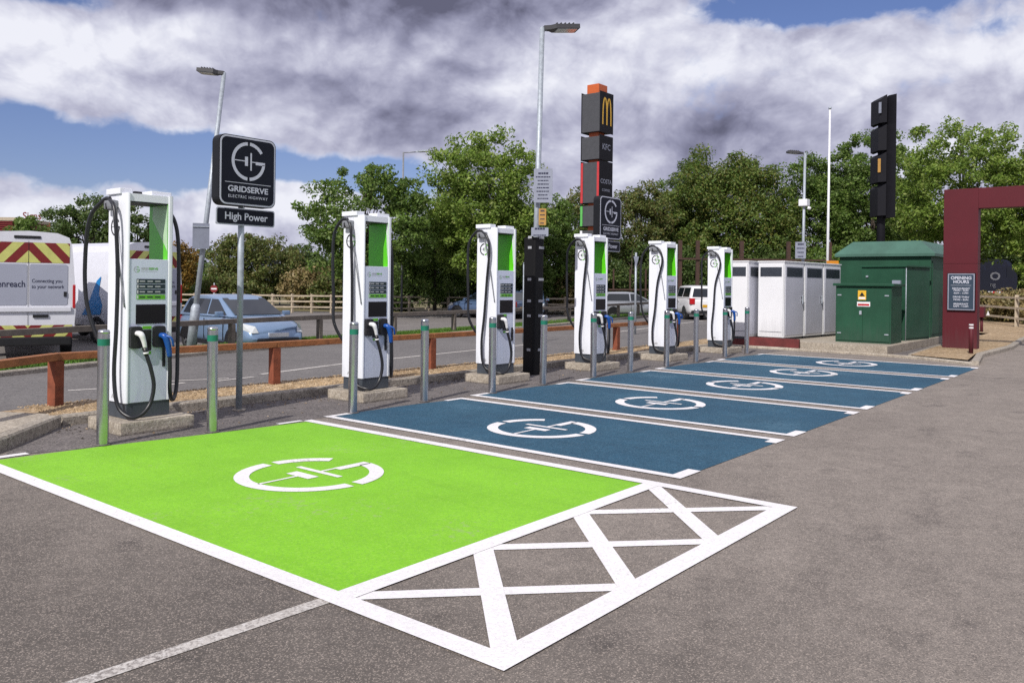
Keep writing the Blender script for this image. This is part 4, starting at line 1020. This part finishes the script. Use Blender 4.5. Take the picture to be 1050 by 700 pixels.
car('silver_car', 'silver parked car seen just right of the fourth charger', 'car', (q[0], q[1], LOTZ), RAZ + R(20), car_silver, 4.2, 1.75, 1.45)
q = at(272, 62)
car('parked_car', 'white car glimpsed through the bushes behind the hatchback', 'car', (q[0], q[1], LOTZ + .9), RAZ + R(160), car_white, 4.2, 1.75, 1.5)

def clip_poly(poly, axis, val, keep_ge):
    out = []
    for i in range(len(poly)):
        a, b = poly[i], poly[(i + 1) % len(poly)]
        ia = (a[axis] >= val) == keep_ge or a[axis] == val; ib = (b[axis] >= val) == keep_ge or b[axis] == val
        if ia: out.append(a)
        if ia != ib:
            t_ = (val - a[axis]) / (b[axis] - a[axis]); out.append((a[0] + (b[0] - a[0]) * t_, a[1] + (b[1] - a[1]) * t_))
    return out
def chevrons(mb, M, x0, x1, z0, z1, w, slope, z=0):
    k = 0; H = z1 - z0
    mb.flat([(x0, z0), (x1, z0), (x1, z1), (x0, z1)], z, darkred, M)
    for i in range(-8, 9):
        for s in (-1, 1):
            a = i * 2 * w + .02
            poly = [(s * a, z0), (s * (a + w), z0), (s * (a + w - slope * H), z1), (s * (a - slope * H), z1)]
            lo, hi = (0, x1) if s > 0 else (x0, 0)
            for ax, v, ge in ((0, lo, True), (0, hi, False)):
                if len(poly) >= 3: poly = clip_poly(poly, ax, v, ge)
            if len(poly) >= 3:
                if s < 0: poly = poly[::-1]
                mb.flat(poly, z + .002, yellow, M)
def van(label, loc, rz, group, text=True):
    t = thing('work_van', label, 'van', loc, rz, group); t.scale = (1, .95, 1.08)
    sec = [(.90, .45), (.97, .62), (1.0, 1.0), (.99, 1.45), (.95, 1.95), (.91, 2.38), (.85, 2.54), (.6, 2.63), (0, 2.66)]
    ring0 = [(-y, z) for y, z in sec] + [(y, z) for y, z in reversed(sec[:-1])]
    stx = [(-.0, 1.0, 0), (.05, 1.0, 0), (3.9, 1.0, 0), (4.3, .97, -.12), (5.0, .93, -1.05), (5.55, .88, -1.42), (5.75, .8, -1.65)]
    vs = []; n = len(ring0)
    for x, s_, dz in stx:
        for y, z in ring0:
            zt = z if z < 1.2 + 0 else max(min(z, 1.2), z + dz * (z - 1.2) / 1.46) if dz > -1.46 else min(z, 1.2 + (z - 1.2) * .02)
            if dz < -.9 and z > 1.0: zt = min(z, 1.0 + (z - 1.0) * max(0.02, 1 + dz / 1.66))
            vs.append((x, y * s_, zt))
    fs = []
    for i in range(len(stx) - 1):
        for k in range(n): k2 = (k + 1) % n; fs.append((i * n + k, i * n + k2, (i + 1) * n + k2, (i + 1) * n + k))
    fs.append(tuple(range(n - 1, -1, -1))); fs.append(tuple(range((len(stx) - 1) * n, len(stx) * n)))
    mb = MB(); mb.add(vs, fs, van_white, True); bd = mb.build('body', van_white, t)
    bd.data.set_sharp_from_angle(angle=R(14))
    F = face_frame((-.004, 0, 0), (0, -1, 0))
    mb = MB(); chevrons(mb, F, -.86, .86, 2.0, 2.42, .24, 1.0, .001); mb.build('chevron_panel', yellow, t)
    mb = MB(); chevrons(mb, F, -.93, .93, .42, .70, .24, -1.0, .001); mb.build('chevron_panel', yellow, t)
    mb = MB()
    for s in (-1, 1): mb.prism(rrect(min(s * .03, s * .82), max(s * .03, s * .82), 1.12, 1.97, .04), 0, .006, van_panel, F)
    mb.build('door_panel', van_panel, t)
    mb = MB(); mb.prism([(-.004, .7), (.004, .7), (.004, 2.45), (-.004, 2.45)], .0065, .008, black, F); mb.build('door_seam', black, t)
    mb = MB(); mb.box(-.05, -.003, -.9, .9, .98, 1.08, van_white, bev=.015); mb.build('step_ledge', van_white, t)
    if text:
        mb = MB(); text_into(mb, 'openreach', .185, F @ Matrix.Translation((-.055, 1.55, .0085)), navy_text, 'RIGHT', .95, .003); mb.build('lettering', navy_text, t)
        mb = MB(); text_into(mb, 'Connecting you', .105, F @ Matrix.Translation((.07, 1.62, .0085)), navy_text, 'LEFT', .95, .0015)
        text_into(mb, 'to your network', .105, F @ Matrix.Translation((.07, 1.50, .0085)), navy_text, 'LEFT', .95, .0015); mb.build('lettering', navy_text, t)
    mb = MB(); mb.prism([(-.62, .30), (-.1, .30), (-.1, .41), (-.62, .41)], 0, .06, plate_yellow, F); mb.build('number_plate', plate_yellow, t)
    mb = MB(); mb.box(-.12, .0, -.9, .9, .28, .46, black, bev=.03); mb.build('bumper', black, t)
    mb = MB(); mb.box(-.03, -.005, -.42, -.1, .86, .92, black); mb.box(-.03, -.005, -.8, -.74, 1.3, 1.4, black); mb.build('door_handle', black, t)
    mb = MB(); mb.box(-.02, .1, -.25, .3, 2.50, 2.56, black, bev=.02); mb.build('high_brake_light', black, t)
    for s in (-1, 1):
        mb = MB(); mb.box(-.015, .08, min(s * .93, s * .995), max(s * .93, s * .995), 1.05, 1.55, lamp_red, bev=.02); mb.build('tail_light', lamp_red, t)
        wheel(t, 1.2, s * .88, .36, .36, .24, s); wheel(t, 4.7, s * .84, .36, .36, .24, s)
        mb = MB(); mb.box(4.35, 4.95, min(s * .945, s * .955), max(s * .945, s * .955), 1.35, 1.9, car_glass); mb.build('side_window', car_glass, t)
        mb = MB(); mb.add([(1.0, s * 1.004, .75), (1.9, s * 1.004, .72), (1.5, s * 1.004, 1.15), (1.2, s * .995, 1.62), (1.0, s * .99, 1.75), (1.08, s * 1.002, 1.3), (.9, s * 1.004, 1.0)][::(1 if s < 0 else -1)], [tuple(range(7))], van_blue); mb.build('blue_graphic', van_blue, t)
    return t
q = at(29, 18.6)
van('white work van with yellow and red chevrons, rear doors facing the camera', (q[0], q[1], LOTZ), YAW + R(32), 'white work vans in the far car park')
q = at(157, 23.5)
van('second white work van with blue side graphic, mostly hidden by the first charger', (q[0], q[1], LOTZ), YAW + R(58), 'white work vans in the far car park')
# navy vehicle seen through the portal
q = at(985, 58)
t = thing('navy_truck', 'dark navy truck with white lettering glimpsed under the red portal', 'truck', (q[0], q[1], 0), RAZ)
mb = MB(); FV = Matrix(((1, 0, 0, 0), (0, 0, -1, 0), (0, 1, 0, 0), (0, 0, 0, 1)))
mb.prism([(0, 1.2), (3.25, 1.2), (3.3, 2.5), (3.05, 3.25), (2.7, 3.6), (2.3, 3.7), (0, 3.72)], -1.1, 1.1, navy_paint, FV); mb.build('body', navy_paint, t)
mb = MB(); mb.box(2.55, 3.05, -1.115, -1.102, 2.45, 3.15, car_glass); mb.build('side_window', car_glass, t)
mb = MB(); mb.box(.2, 3.0, -1, 1, .9, 1.5, black); mb.build('chassis', black, t)
mb = MB(); F = face_frame((0, -1.105, 0), (1, 0, 0)); text_into(mb, 'O', .75, F @ Matrix.Translation((1.75, 2.5, .02)), white_plastic, 'CENTER', 1.2, .02); text_into(mb, 'ng', .42, F @ Matrix.Translation((1.6, 1.95, .02)), white_plastic); mb.build('lettering', white_plastic, t)
for x in (.8, 2.3):
    for s in (-1, 1): wheel(t, x, s * .9, .5, .5, .3, s)
q = at(1022, 50)
t = thing('road_barrier', 'small red and white striped barrier near the navy truck', 'barrier', (q[0], q[1], 0), RAZ)
for k in range(5): MB().box(-.5 + k * .25, -.25 + k * .25, -.03, .03, 1.0, 1.5, tot_red if k % 2 else white_plastic).build('board', tot_red, t)
MB().box(-.45, -.38, -.02, .02, 0, 1.0, galv).build('leg', galv, t); MB().box(.6, .67, -.02, .02, 0, 1.0, galv).build('leg', galv, t)

# ------------------------------------------------------------------ small signs, far structures
q = at(219.5, 40)
t = thing('no_entry_sign', 'small round red no entry sign behind the hatchback', 'sign', (q[0], q[1], LOTZ), RAZ)
mb = MB(); mb.tube([(0, .03, 0), (0, .03, z_at(290, 40, 219) - LOTZ)], .03, 8, galv); mb.build('post', galv, t)
zc = z_at(296, 40, 219) - LOTZ
F = face_frame((0, 0, zc), (1, 0, 0)); mb = MB(); mb.prism([(.18 * math.cos(k * PI / 10), .18 * math.sin(k * PI / 10)) for k in range(20)], 0, .01, darkred, F); mb.flat([(-.13, -.035), (.13, -.035), (.13, .035), (-.13, .035)], .012, white_plastic, F); mb.build('disc', lamp_red, t)
q = at(652, 27)
t = thing('give_way_sign', 'grey back of a small triangular sign left of the fifth charger', 'sign', (q[0], q[1], 0), RAZ)
mb = MB(); mb.tube([(0, .04, 0), (0, .04, z_at(259, 27, 652))], .035, 8, galv); mb.build('post', galv, t)
F = face_frame((0, 0, z_at(268, 27, 652)), (1, 0, 0)); mb = MB(); mb.prism([(-.09, .16), (0, -.2), (.09, .16)], 0, .02, sign_grey, F); mb.build('plate', sign_grey, t)
q = at(537.5, 22)
t = thing('sign_post', 'slim galvanised post just left of the black wrapped lamp post', 'post', (q[0], q[1], .05), RAZ)
mb = MB(); mb.tube([(0, 0, 0), (0, 0, z_at(272, 22, 537))], .035, 8, galv); mb.build('pole', galv, t)
MB().box(-.03, .03, -.05, .05, z_at(272, 22, 537), z_at(271, 22, 537), galv).build('cap', galv, t)
q = at(280, 58.5)
t = thing('direction_board', 'large grey blue sign board half hidden in the bushes', 'sign', (q[0], q[1], LOTZ), RAZ)
mb = MB(); mb.box(-.55, .55, -.05, .05, 1.7, 3.3, sign_grey); mb.build('panel', sign_grey, t)
mb = MB(); mb.box(-.5, -.42, .06, .14, 0, 3.2, galv); mb.box(.42, .5, .06, .14, 0, 3.2, galv); mb.build('frame', galv, t)
# rusty steel frame fence
def rust_frame(label, pxs, F_, ztop, zr, w):
    p0 = at(pxs[0], F_); t = thing('steel_frame_fence', label, 'fence', (p0[0], p0[1], LOTZ), RAZ, None)
    for px in pxs:
        x = (px - pxs[0]) / FPX * F_
        mb = MB(); mb.box(x - w / 2, x + w / 2, -w / 2, w / 2, 0, ztop, rust); mb.build('post', rust, t)
    L = (pxs[-1] - pxs[0]) / FPX * F_
    for z in zr:
        mb = MB(); mb.box(-.3, L + .3, -w * .6 - .06, -w * .6, z, z + .1, rust); mb.build('rail', rust, t)
rust_frame('tall rusty steel frame fence in front of the big trees', [697, 715, 760, 808, 850], 47, 4.4, (3.3,), .2)
rust_frame('lower rusty steel fence behind the second sign', [629, 646, 662, 680], 50, 2.8, (1.5,), .09)
q = at(590, 48)
# distant shop roof and letters at far left
q = at(-20, 120)
t = thing('distant_building', 'far red brown louvred building at the left edge above the van', 'building', (q[0], q[1], LOTZ), RAZ)
mb = MB(); mb.box(-9, 5.0, 0, 8, 0, 10.0, brick_red); mb.build('wall', brick_red, t)
mb = MB()
for k in range(6): mb.box(-9, 4.7, -.3, -.02, 8.6 + k * .28, 8.75 + k * .28, darkred)
mb.build('louvre', darkred, t)
mb = MB(); mb.box(-9.2, 5.2, -.4, 8.2, 10.0, 10.5, pale_timber); mb.build('roof', pale_timber, t)
q = at(32, 140)
t = thing('shop_lettering_sign', 'distant red letters above the hedge left of the first charger', 'sign', (q[0], q[1], LOTZ), RAZ)
mb = MB(); F = face_frame((0, 0, 12.2), (1, 0, 0)); text_into(mb, 'Signs', 1.7, F, darkred, 'CENTER', .95, .03); mb.build('lettering', lamp_red, t)
mb = MB(); mb.box(-3, 3, .1, .4, 0, 11.2, brick_red); mb.build('frame', brick_red, t)

# ------------------------------------------------------------------ trees
def leaves(name, centers, radii, n_per, size, mat, parent, seed, flat=.6):
    r = np.random.RandomState(seed); C = np.repeat(np.array(centers), n_per, axis=0); Rd = np.repeat(np.array(radii), n_per)
    n = len(C)
    d = r.normal(size=(n, 3)); d /= np.linalg.norm(d, axis=1)[:, None]
    P = C + d * (Rd * r.uniform(.15, 1.0, n) ** .6)[:, None] * np.array([1, 1, .75])
    nrm = d * .6 + r.normal(size=(n, 3)) * .7; nrm[:, 2] += .35; nrm /= np.linalg.norm(nrm, axis=1)[:, None]
    a = np.cross(nrm, r.normal(size=(n, 3))); a /= np.linalg.norm(a, axis=1)[:, None]; b = np.cross(nrm, a)
    s = (size * r.uniform(.6, 1.35, n))[:, None]
    V = np.empty((n, 4, 3)); V[:, 0] = P - a * s; V[:, 1] = P - b * s * .5 + nrm * s * .12; V[:, 2] = P + a * s; V[:, 3] = P + b * s * .5 + nrm * s * .12
    me = bpy.data.meshes.new(name); me.vertices.add(n * 4); me.vertices.foreach_set('co', V.ravel())
    me.loops.add(n * 4); me.loops.foreach_set('vertex_index', np.arange(n * 4)); me.polygons.add(n)
    me.polygons.foreach_set('loop_start', np.arange(n) * 4); me.update(calc_edges=True); me.materials.append(mat)
    o = bpy.data.objects.new(name, me); col.objects.link(o); o.parent = parent; return o
def tree(label, px, F_, top_py, half_w, base_z, mat, group, low=.22, seed=1, clumps=150, per=90, leaf=.11, name='tree', trunks=1, shape='round', depth=None, cl=.62):
    """px column of trunk, top_py picture height of the crown top, half_w crown half width in metres"""
    x, y = at(px, F_); top = z_at(top_py, F_, px) - base_z
    t = thing(name, label, 'bush' if name == 'bush' else 'tree', (x, y, base_z), 0, group)
    r = random.Random(seed)
    lo = top * low; cz = (top + lo) / 2; hz = (top - lo) / 2; hw = half_w; hd = depth or half_w * .8
    cents = []; rads = []
    # irregular lobes
    lobes = []
    for k in range(9):
        a = r.uniform(0, 2 * PI); e = r.uniform(-.7, .9)
        lobes.append((Vector((math.cos(a) * math.sqrt(1 - e * e), math.sin(a) * math.sqrt(1 - e * e), e)), r.uniform(-.28, .22)))
    i = 0
    while len(cents) < clumps and i < clumps * 30:
        i += 1
        d = Vector((r.gauss(0, 1), r.gauss(0, 1), r.gauss(0, 1))).normalized()
        k = 1.0
        for l, amp in lobes: k += amp * max(0, d.dot(l)) ** 3
        rad = (r.uniform(.25, 1) ** .5) * k
        wz = 1.0
        p = d * rad * .9
        if shape == 'cone': s_ = 1.0 - .45 * max(0, p.z); p = Vector((p.x * s_, p.y * s_, p.z))
        c = (p.x * hw, p.y * hd, cz + p.z * hz)
        if c[2] < lo * .8 or c[2] > top: continue
        cents.append(c); rads.append(cl * r.uniform(.55, 1.25) * (.8 + .05 * hw))
    # picture-plane orientation: rotate so that width faces the camera
    rot = Matrix.Rotation(RAZ, 3, 'Z'); cents = [tuple(rot @ Vector(c)) for c in cents]
    leaves('crown', cents, rads, int(per * 1.35), leaf * .86, mat, t, seed)
    mb = MB()
    for k in range(trunks):
        ox = (k - (trunks - 1) / 2) * .35; r0 = max(.06, top * .018) / math.sqrt(trunks)
        lean = r.uniform(-.3, .3)
        pts = [(ox, 0, -.05), (ox + lean * .2, 0, top * .25), (ox + lean * .6, r.uniform(-.1, .1), top * .5), (ox + lean, 0, top * .82)]
        mb.tube(pts, [r0, r0 * .8, r0 * .55, r0 * .15], 8, bark)
        for j in range(9 // trunks + 2):
            c = cents[r.randrange(len(cents))]; f = r.uniform(.22, .6); s0 = Vector((ox + lean * f, 0, top * f))
            e = Vector(c); mid = (s0 + e) / 2 + Vector((0, 0, .15 * hw))
            mb.tube([tuple(s0), tuple(mid), tuple(e)], [r0 * .42, r0 * .25, r0 * .08], 6, bark)
    mb.build('trunk', bark, t)
    return t
GT = 'trees behind the far car park'; GB = 'bushes and hedge behind the fences'
T = tree
# left of the picture
T('leafy green tree above the white van at the far left', 35, 58, 213, 2.6, LOTZ, leaf_green, GT, .1, 11, 110, 90, .12)
T('dark green tree between the van and the first charger', 92, 56, 191, 3.4, LOTZ, leaf_dark, GT, .1, 12, 170, 100, .12)
T('green tree seen through the window of the first charger', 138, 55, 202, 2.4, LOTZ, leaf_dark, GT, .08, 13, 120, 90, .12)
T('orange leaved young tree right of the first charger', 181, 52, 243, 1.7, LOTZ, leaf_autumn, GT, .1, 14, 80, 80, .10)
T('broad olive brown round bush tree behind the first sign', 262, 58, 233, 3.9, LOTZ, leaf_brown, GT, .05, 15, 210, 100, .11)
T('low green round tree left of the second charger', 308, 60, 247, 2.1, LOTZ, leaf_dark, GT, .05, 16, 100, 90, .12)
T('leafy tree with open crown directly behind the second charger', 372, 42, 165, 3.3, LOTZ, leaf_green, GT, .12, 17, 210, 85, .115, trunks=2, cl=.6)
T('tall green tree with pale thin trunks behind the third charger', 500, 44, 132, 3.9, LOTZ, leaf_light, GT, .12, 18, 330, 100, .11, trunks=3, cl=.65)
T('bushy green tree between second and third charger', 446, 47, 200, 2.6, LOTZ, leaf_green, GT, .06, 19, 150, 90, .115)
T('shadowed green tree behind the black wrapped lamp post', 560, 50, 192, 2.7, LOTZ, leaf_green, GT, .05, 20, 190, 90, .11)
T('brownish tree left of the restaurant totem', 590, 54, 188, 2.6, LOTZ, leaf_brown, GT, .04, 21, 170, 90, .11)
T('brown tinged tree right of the restaurant totem', 655, 58, 178, 3.6, LOTZ, leaf_brown, GT, .04, 22, 230, 100, .115)
T('pale green scrub tree between totem and the big tree', 690, 64, 180, 3.0, LOTZ, leaf_green, GT, .04, 23, 180, 90, .12)
T('big round dark green tree with rust tinted top, centre right', 752, 60, 146, 5.3, LOTZ, leaf_rust, GT, .05, 24, 420, 120, .125, cl=.8)
T('dark leafy tree at the left flank of the big round tree', 716, 63, 158, 3.2, LOTZ, leaf_dark, GT, .05, 25, 220, 100, .125)
T('tall green tree behind the flagpole', 845, 62, 148, 4.3, LOTZ, leaf_green, GT, .04, 26, 330, 110, .125, cl=.75)
T('dense green tree behind the black totem', 893, 60, 132, 3.9, 0, leaf_green, GT, .04, 27, 300, 110, .125, cl=.7)
T('large airy tree with wide crown above the red portal', 985, 52, 106, 5.3, 0, leaf_light, GT, .14, 28, 400, 80, .12, trunks=3, cl=.6)
T('green tree at the right edge above the portal beam', 1068, 50, 112, 3.2, 0, leaf_light, GT, .1, 29, 200, 90, .12)
T('dark understorey tree below the airy tree', 1010, 66, 215, 4.4, 0, leaf_dark, GT, .02, 30, 220, 100, .13)
T('dark tree behind the substation roof', 925, 66, 198, 4.0, 0, leaf_dark, GT, .02, 31, 220, 100, .13)
T('dark bushy tree at right edge beyond the bleached fence', 1070, 62, 225, 3.6, 0, leaf_dark, GT, .02, 32, 180, 90, .13)
# hedges and bushes
hb = [(20, 60, 262, 3.2, leaf_dark, 'dark bush under the trees behind the first van'), (120, 60, 270, 3.0, leaf_dark, 'dark bush behind the second van'),
      (205, 56, 285, 2.6, leaf_green, 'low green bush left of the no entry sign'), (240, 55, 283, 2.2, leaf_brown, 'low olive bush right of the no entry sign'),
      (318, 54, 272, 2.2, leaf_straw, 'straw coloured bush left of the second charger'), (350, 53, 280, 2.0, leaf_brown, 'brown low bush behind the second charger'),
      (415, 52, 262, 2.6, leaf_dark, 'dark bush in the shade between second and third charger'), (470, 53, 262, 2.4, leaf_dark, 'dark bush just left of the third charger'),
      (540, 52, 262, 2.4, leaf_dark, 'dark bush behind the slim galvanised post'), (585, 51, 266, 1.6, leaf_straw, 'dry straw coloured climber left of the fourth charger'),
      (612, 53, 262, 2.0, leaf_dark, 'dark bush behind the fourth charger'), (650, 55, 240, 3.0, leaf_dark, 'dark bush behind the rusty fence'),
      (700, 56, 248, 2.8, leaf_dark, 'dark bush left of the white estate car'), (745, 57, 252, 3.0, leaf_dark, 'dark bush behind the farthest charger'),
      (800, 57, 245, 3.4, leaf_dark, 'dark bush behind the white cabinets'), (860, 57, 240, 3.4, leaf_green, 'green bush behind the substation')]
for i, (px, F_, ty, w, mt, lb) in enumerate(hb):
    T(lb, px, F_, ty, w, LOTZ, mt, GB, .0, 50 + i, 110, 85, .12, name='bush', cl=.7)
for i, (px, F_, ty, lb) in enumerate(((1018, 43, 298, 'dry straw grass clump behind the bleached fence left of its post'), (1050, 40, 300, 'dry straw grass clump at right edge behind the fence'), (1085, 37, 296, 'tall dry grass clump outside the right edge of the fence'))):
    T(lb, px, F_, ty, 2.0, 0, leaf_straw, 'dry grass clumps behind the bleached fence', .0, 80 + i, 60, 130, .10, name='bush', cl=.5)
# distant wood closing the horizon
r_ = np.random.RandomState(9); cs = []; rr_ = []
for k in range(900):
    px = -250 + 1650 * r_.rand(); F_ = 95 + 30 * r_.rand(); x, y = at(px, F_)
    h = 5.0 + 2.5 * math.sin(px * .02) + 1.5 * math.sin(px * .071); cs.append((x, y, r_.rand() * h)); rr_.append(1.8)
wd = leaves('distant_wood', cs, rr_, 55, .38, leaf_dark, None, 77)
tag(wd, 'dark distant tree belt along the horizon', 'wood', kind='stuff')

# ------------------------------------------------------------------ sun and sky
SUN_EL, SUN_DIR = R(42), Vector((-.97, -.232, 0)).normalized()
sd = bpy.data.lights.new('sun', 'SUN'); sd.energy = 4.3; sd.angle = R(.55); sd.color = (1, .95, .88)
so = bpy.data.objects.new('sun', sd); col.objects.link(so)
dvec = Vector((SUN_DIR.x * math.cos(SUN_EL), SUN_DIR.y * math.cos(SUN_EL), math.sin(SUN_EL)))
so.rotation_euler = dvec.to_track_quat('Z', 'Y').to_euler(); so.location = (0, 0, 40)

w = bpy.data.worlds.new('World'); sc.world = w; w.use_nodes = True; nt = w.node_tree; nt.nodes.clear()
out = N(nt, 'ShaderNodeOutputWorld')
sky = N(nt, 'ShaderNodeTexSky'); sky.sky_type = 'NISHITA'; sky.sun_disc = False; sky.sun_elevation = SUN_EL
sky.sun_rotation = math.atan2(SUN_DIR.x, SUN_DIR.y)
sky.air_density = 1.0; sky.dust_density = .6; sky.ozone_density = 1.6
tc = N(nt, 'ShaderNodeTexCoord').outputs['Generated']
def math_(op, a, b=None, c=None, clamp=False):
    n = N(nt, 'ShaderNodeMath', operation=op); n.use_clamp = clamp
    for i, v in enumerate((a, b, c)):
        if v is None: continue
        if isinstance(v, (int, float)): n.inputs[i].default_value = v
        else: nt.links.new(v, n.inputs[i])
    return n.outputs[0]
sep = N(nt, 'ShaderNodeSeparateXYZ'); nt.links.new(tc, sep.inputs[0])
X_, Y_, Z_ = sep.outputs
fx_ = math_('ADD', math_('MULTIPLY', X_, math.cos(YAW)), math_('MULTIPLY', Y_, math.sin(YAW)))
rx_ = math_('SUBTRACT', math_('MULTIPLY', X_, math.sin(YAW)), math_('MULTIPLY', Y_, math.cos(YAW)))
AZ = math_('ARCTAN2', rx_, fx_)                       # radians right of the row direction
EL = math_('ARCSINE', Z_)
def elaz(px, py):
    u = (px - 525) / FPX; v = (YH - py) / FPX; a = math.atan(u); return a, math.atan(v * math.cos(a))
# warp + noise fields in the sky's own angular coordinates
def field(off, sx, sy, scale, detail, rough, dist=0.0):
    cv = N(nt, 'ShaderNodeCombineXYZ'); nt.links.new(math_('MULTIPLY', math_('ADD', AZ, off), sx), cv.inputs[0]); nt.links.new(math_('MULTIPLY', EL, sy), cv.inputs[1])
    n = noise(nt, cv.outputs[0], scale, detail, rough); n.inputs['Distortion'].default_value = dist
    return n.outputs['Fac']
def centred(f, k): return math_('MULTIPLY', math_('SUBTRACT', f, .5), k)
def billow(off, oy, sx, sy, scale, detail, rough):
    """rounded cloud heads: smooth cellular noise, gently warped"""
    cv = N(nt, 'ShaderNodeCombineXYZ'); nt.links.new(math_('MULTIPLY', math_('ADD', AZ, off), sx), cv.inputs[0]); nt.links.new(math_('MULTIPLY', math_('ADD', EL, oy), sy), cv.inputs[1])
    wn = noise(nt, cv.outputs[0], 6, 5, .55)
    wm = N(nt, 'ShaderNodeVectorMath', operation='MULTIPLY_ADD'); nt.links.new(wn.outputs['Color'], wm.inputs[0]); wm.inputs[1].default_value = (.10, .10, 0); nt.links.new(cv.outputs[0], wm.inputs[2])
    v = N(nt, 'ShaderNodeTexVoronoi'); v.feature = 'SMOOTH_F1'; v.voronoi_dimensions = '2D'; v.normalize = True
    v.inputs['Scale'].default_value = scale; v.inputs['Detail'].default_value = detail; v.inputs['Roughness'].default_value = rough; v.inputs['Smoothness'].default_value = .6
    nt.links.new(wm.outputs[0], v.inputs['Vector'])
    return math_('SUBTRACT', 1.0, v.outputs['Distance'])
n_big = centred(field(0.0, 1, 1.5, 3.6, 9, .55), 2.0)
b0_ = billow(3.1, 0, 1, 1.3, 9, 5, .56); b1_ = billow(3.1 + .008, -.012, 1, 1.3, 9, 5, .56)
n_puff = math_('MULTIPLY', math_('SUBTRACT', b0_, .62), 2.2)
n_fine = centred(field(5.7, 1, 1.1, 16, 8, .55), 2.0)
n_dk = centred(field(7.3, 1, 1.5, 4.2, 6, .5), 2.0)
c0_ = billow(9.4, 0, 1, 1.35, 4.2, 3, .45); c1_ = billow(9.4 + .014, -.024, 1, 1.35, 4.2, 3, .45)
relief = math_('ADD', math_('MULTIPLY', math_('SUBTRACT', b0_, b1_), .75), math_('MULTIPLY', math_('SUBTRACT', c0_, c1_), 1.3))
n_lump = math_('MULTIPLY', math_('SUBTRACT', c0_, .62), 2.2)
def blob(px, py, hw, hh):
    """soft angular ellipse, 1 inside, 0 outside"""
    a, e = elaz(px, py)
    da = math_('DIVIDE', math_('SUBTRACT', AZ, a), hw / FPX); de = math_('DIVIDE', math_('SUBTRACT', EL, e), hh / FPX)
    rr = math_('ADD', math_('MULTIPLY', da, da), math_('MULTIPLY', de, de))
    t_ = math_('MAXIMUM', math_('SUBTRACT', 1.0, math_('MULTIPLY', rr, .45)), 0.0)
    return math_('MULTIPLY', t_, t_)
def total(lst, base):
    s = base
    for k, b in lst: s = math_('ADD', s, math_('MULTIPLY', b, k))
    return s
cover = total([(-.9, blob(50, 160, 190, 44)), (-.85, blob(250, 174, 170, 24)), (-.6, blob(400, 188, 110, 24)), (-1.05, blob(900, -10, 170, 24)), (-.6, blob(1030, 14, 90, 18)), (-.6, blob(30, 0, 90, 14)), 
               (.9, blob(30, 228, 90, 12)), (1.15, blob(295, 224, 80, 32)), (.5, blob(180, 80, 330, 40))], .52)
cover = math_('ADD', math_('ADD', math_('ADD', cover, math_('MULTIPLY', n_big, .6)), math_('MULTIPLY', n_puff, .75)), math_('MULTIPLY', n_fine, .42))
mr = N(nt, 'ShaderNodeMapRange'); mr.interpolation_type = 'SMOOTHSTEP'; mr.inputs[1].default_value = .0; mr.inputs[2].default_value = .40
nt.links.new(cover, mr.inputs[0]); mask = mr.outputs[0]
dark = total([(.62, blob(380, -14, 260, 44)), (.22, blob(395, 115, 160, 46)), (.20, blob(650, 120, 160, 60)), (.20, blob(850, 120, 240, 30)), (-.22, blob(110, 65, 160, 36)), (-.30, blob(900, 60, 200, 30)), (-.25, blob(630, 180, 60, 40)),
              (-.3, blob(290, 214, 90, 34)), (-.3, blob(20, 228, 90, 20)), (-.12, blob(600, 100, 90, 40)), (.25, blob(160, 0, 120, 16)), (-.15, blob(560, 60, 80, 40))], .42)
dark = math_('ADD', math_('ADD', dark, math_('MULTIPLY', n_dk, .24)), math_('MULTIPLY', relief, -1.5))
dark = math_('ADD', dark, math_('ADD', math_('MULTIPLY', n_lump, -.22), math_('ADD', math_('MULTIPLY', n_puff, -.14), math_('MULTIPLY', n_fine, -.025))))
edge = math_('MULTIPLY', math_('SUBTRACT', 1.0, mask), -.35)
dark = math_('ADD', dark, edge)
cr = ramp(nt, dark, [(.0, (.86, .87, .95)), (.22, (.66, .67, .79)), (.45, (.46, .465, .60)), (.66, (.31, .315, .44)), (.86, (.20, .203, .30)), (1.0, (.13, .132, .20))])
bgs = N(nt, 'ShaderNodeBackground'); bgs.inputs['Strength'].default_value = .085
tint = mixc(nt, 1.0, sky.outputs[0], (.82, .82, 1.12), 'MULTIPLY'); nt.links.new(tint, bgs.inputs['Color'])
bgc = N(nt, 'ShaderNodeBackground'); bgc.inputs['Strength'].default_value = 1.0; nt.links.new(cr.outputs[0], bgc.inputs['Color'])
mx = N(nt, 'ShaderNodeMixShader'); nt.links.new(mask, mx.inputs[0]); nt.links.new(bgs.outputs[0], mx.inputs[1]); nt.links.new(bgc.outputs[0], mx.inputs[2])
nt.links.new(mx.outputs[0], out.inputs['Surface'])
w.cycles.sampling_method = 'MANUAL'; w.cycles.sample_map_resolution = 512

sc.view_settings.view_transform = 'Standard'; sc.view_settings.look = 'None'; sc.view_settings.exposure = 0; sc.view_settings.gamma = 1
sc.render.engine = 'CYCLES'; sc.cycles.use_denoising = False
sc.cycles.max_bounces = 6; sc.cycles.transparent_max_bounces = 4
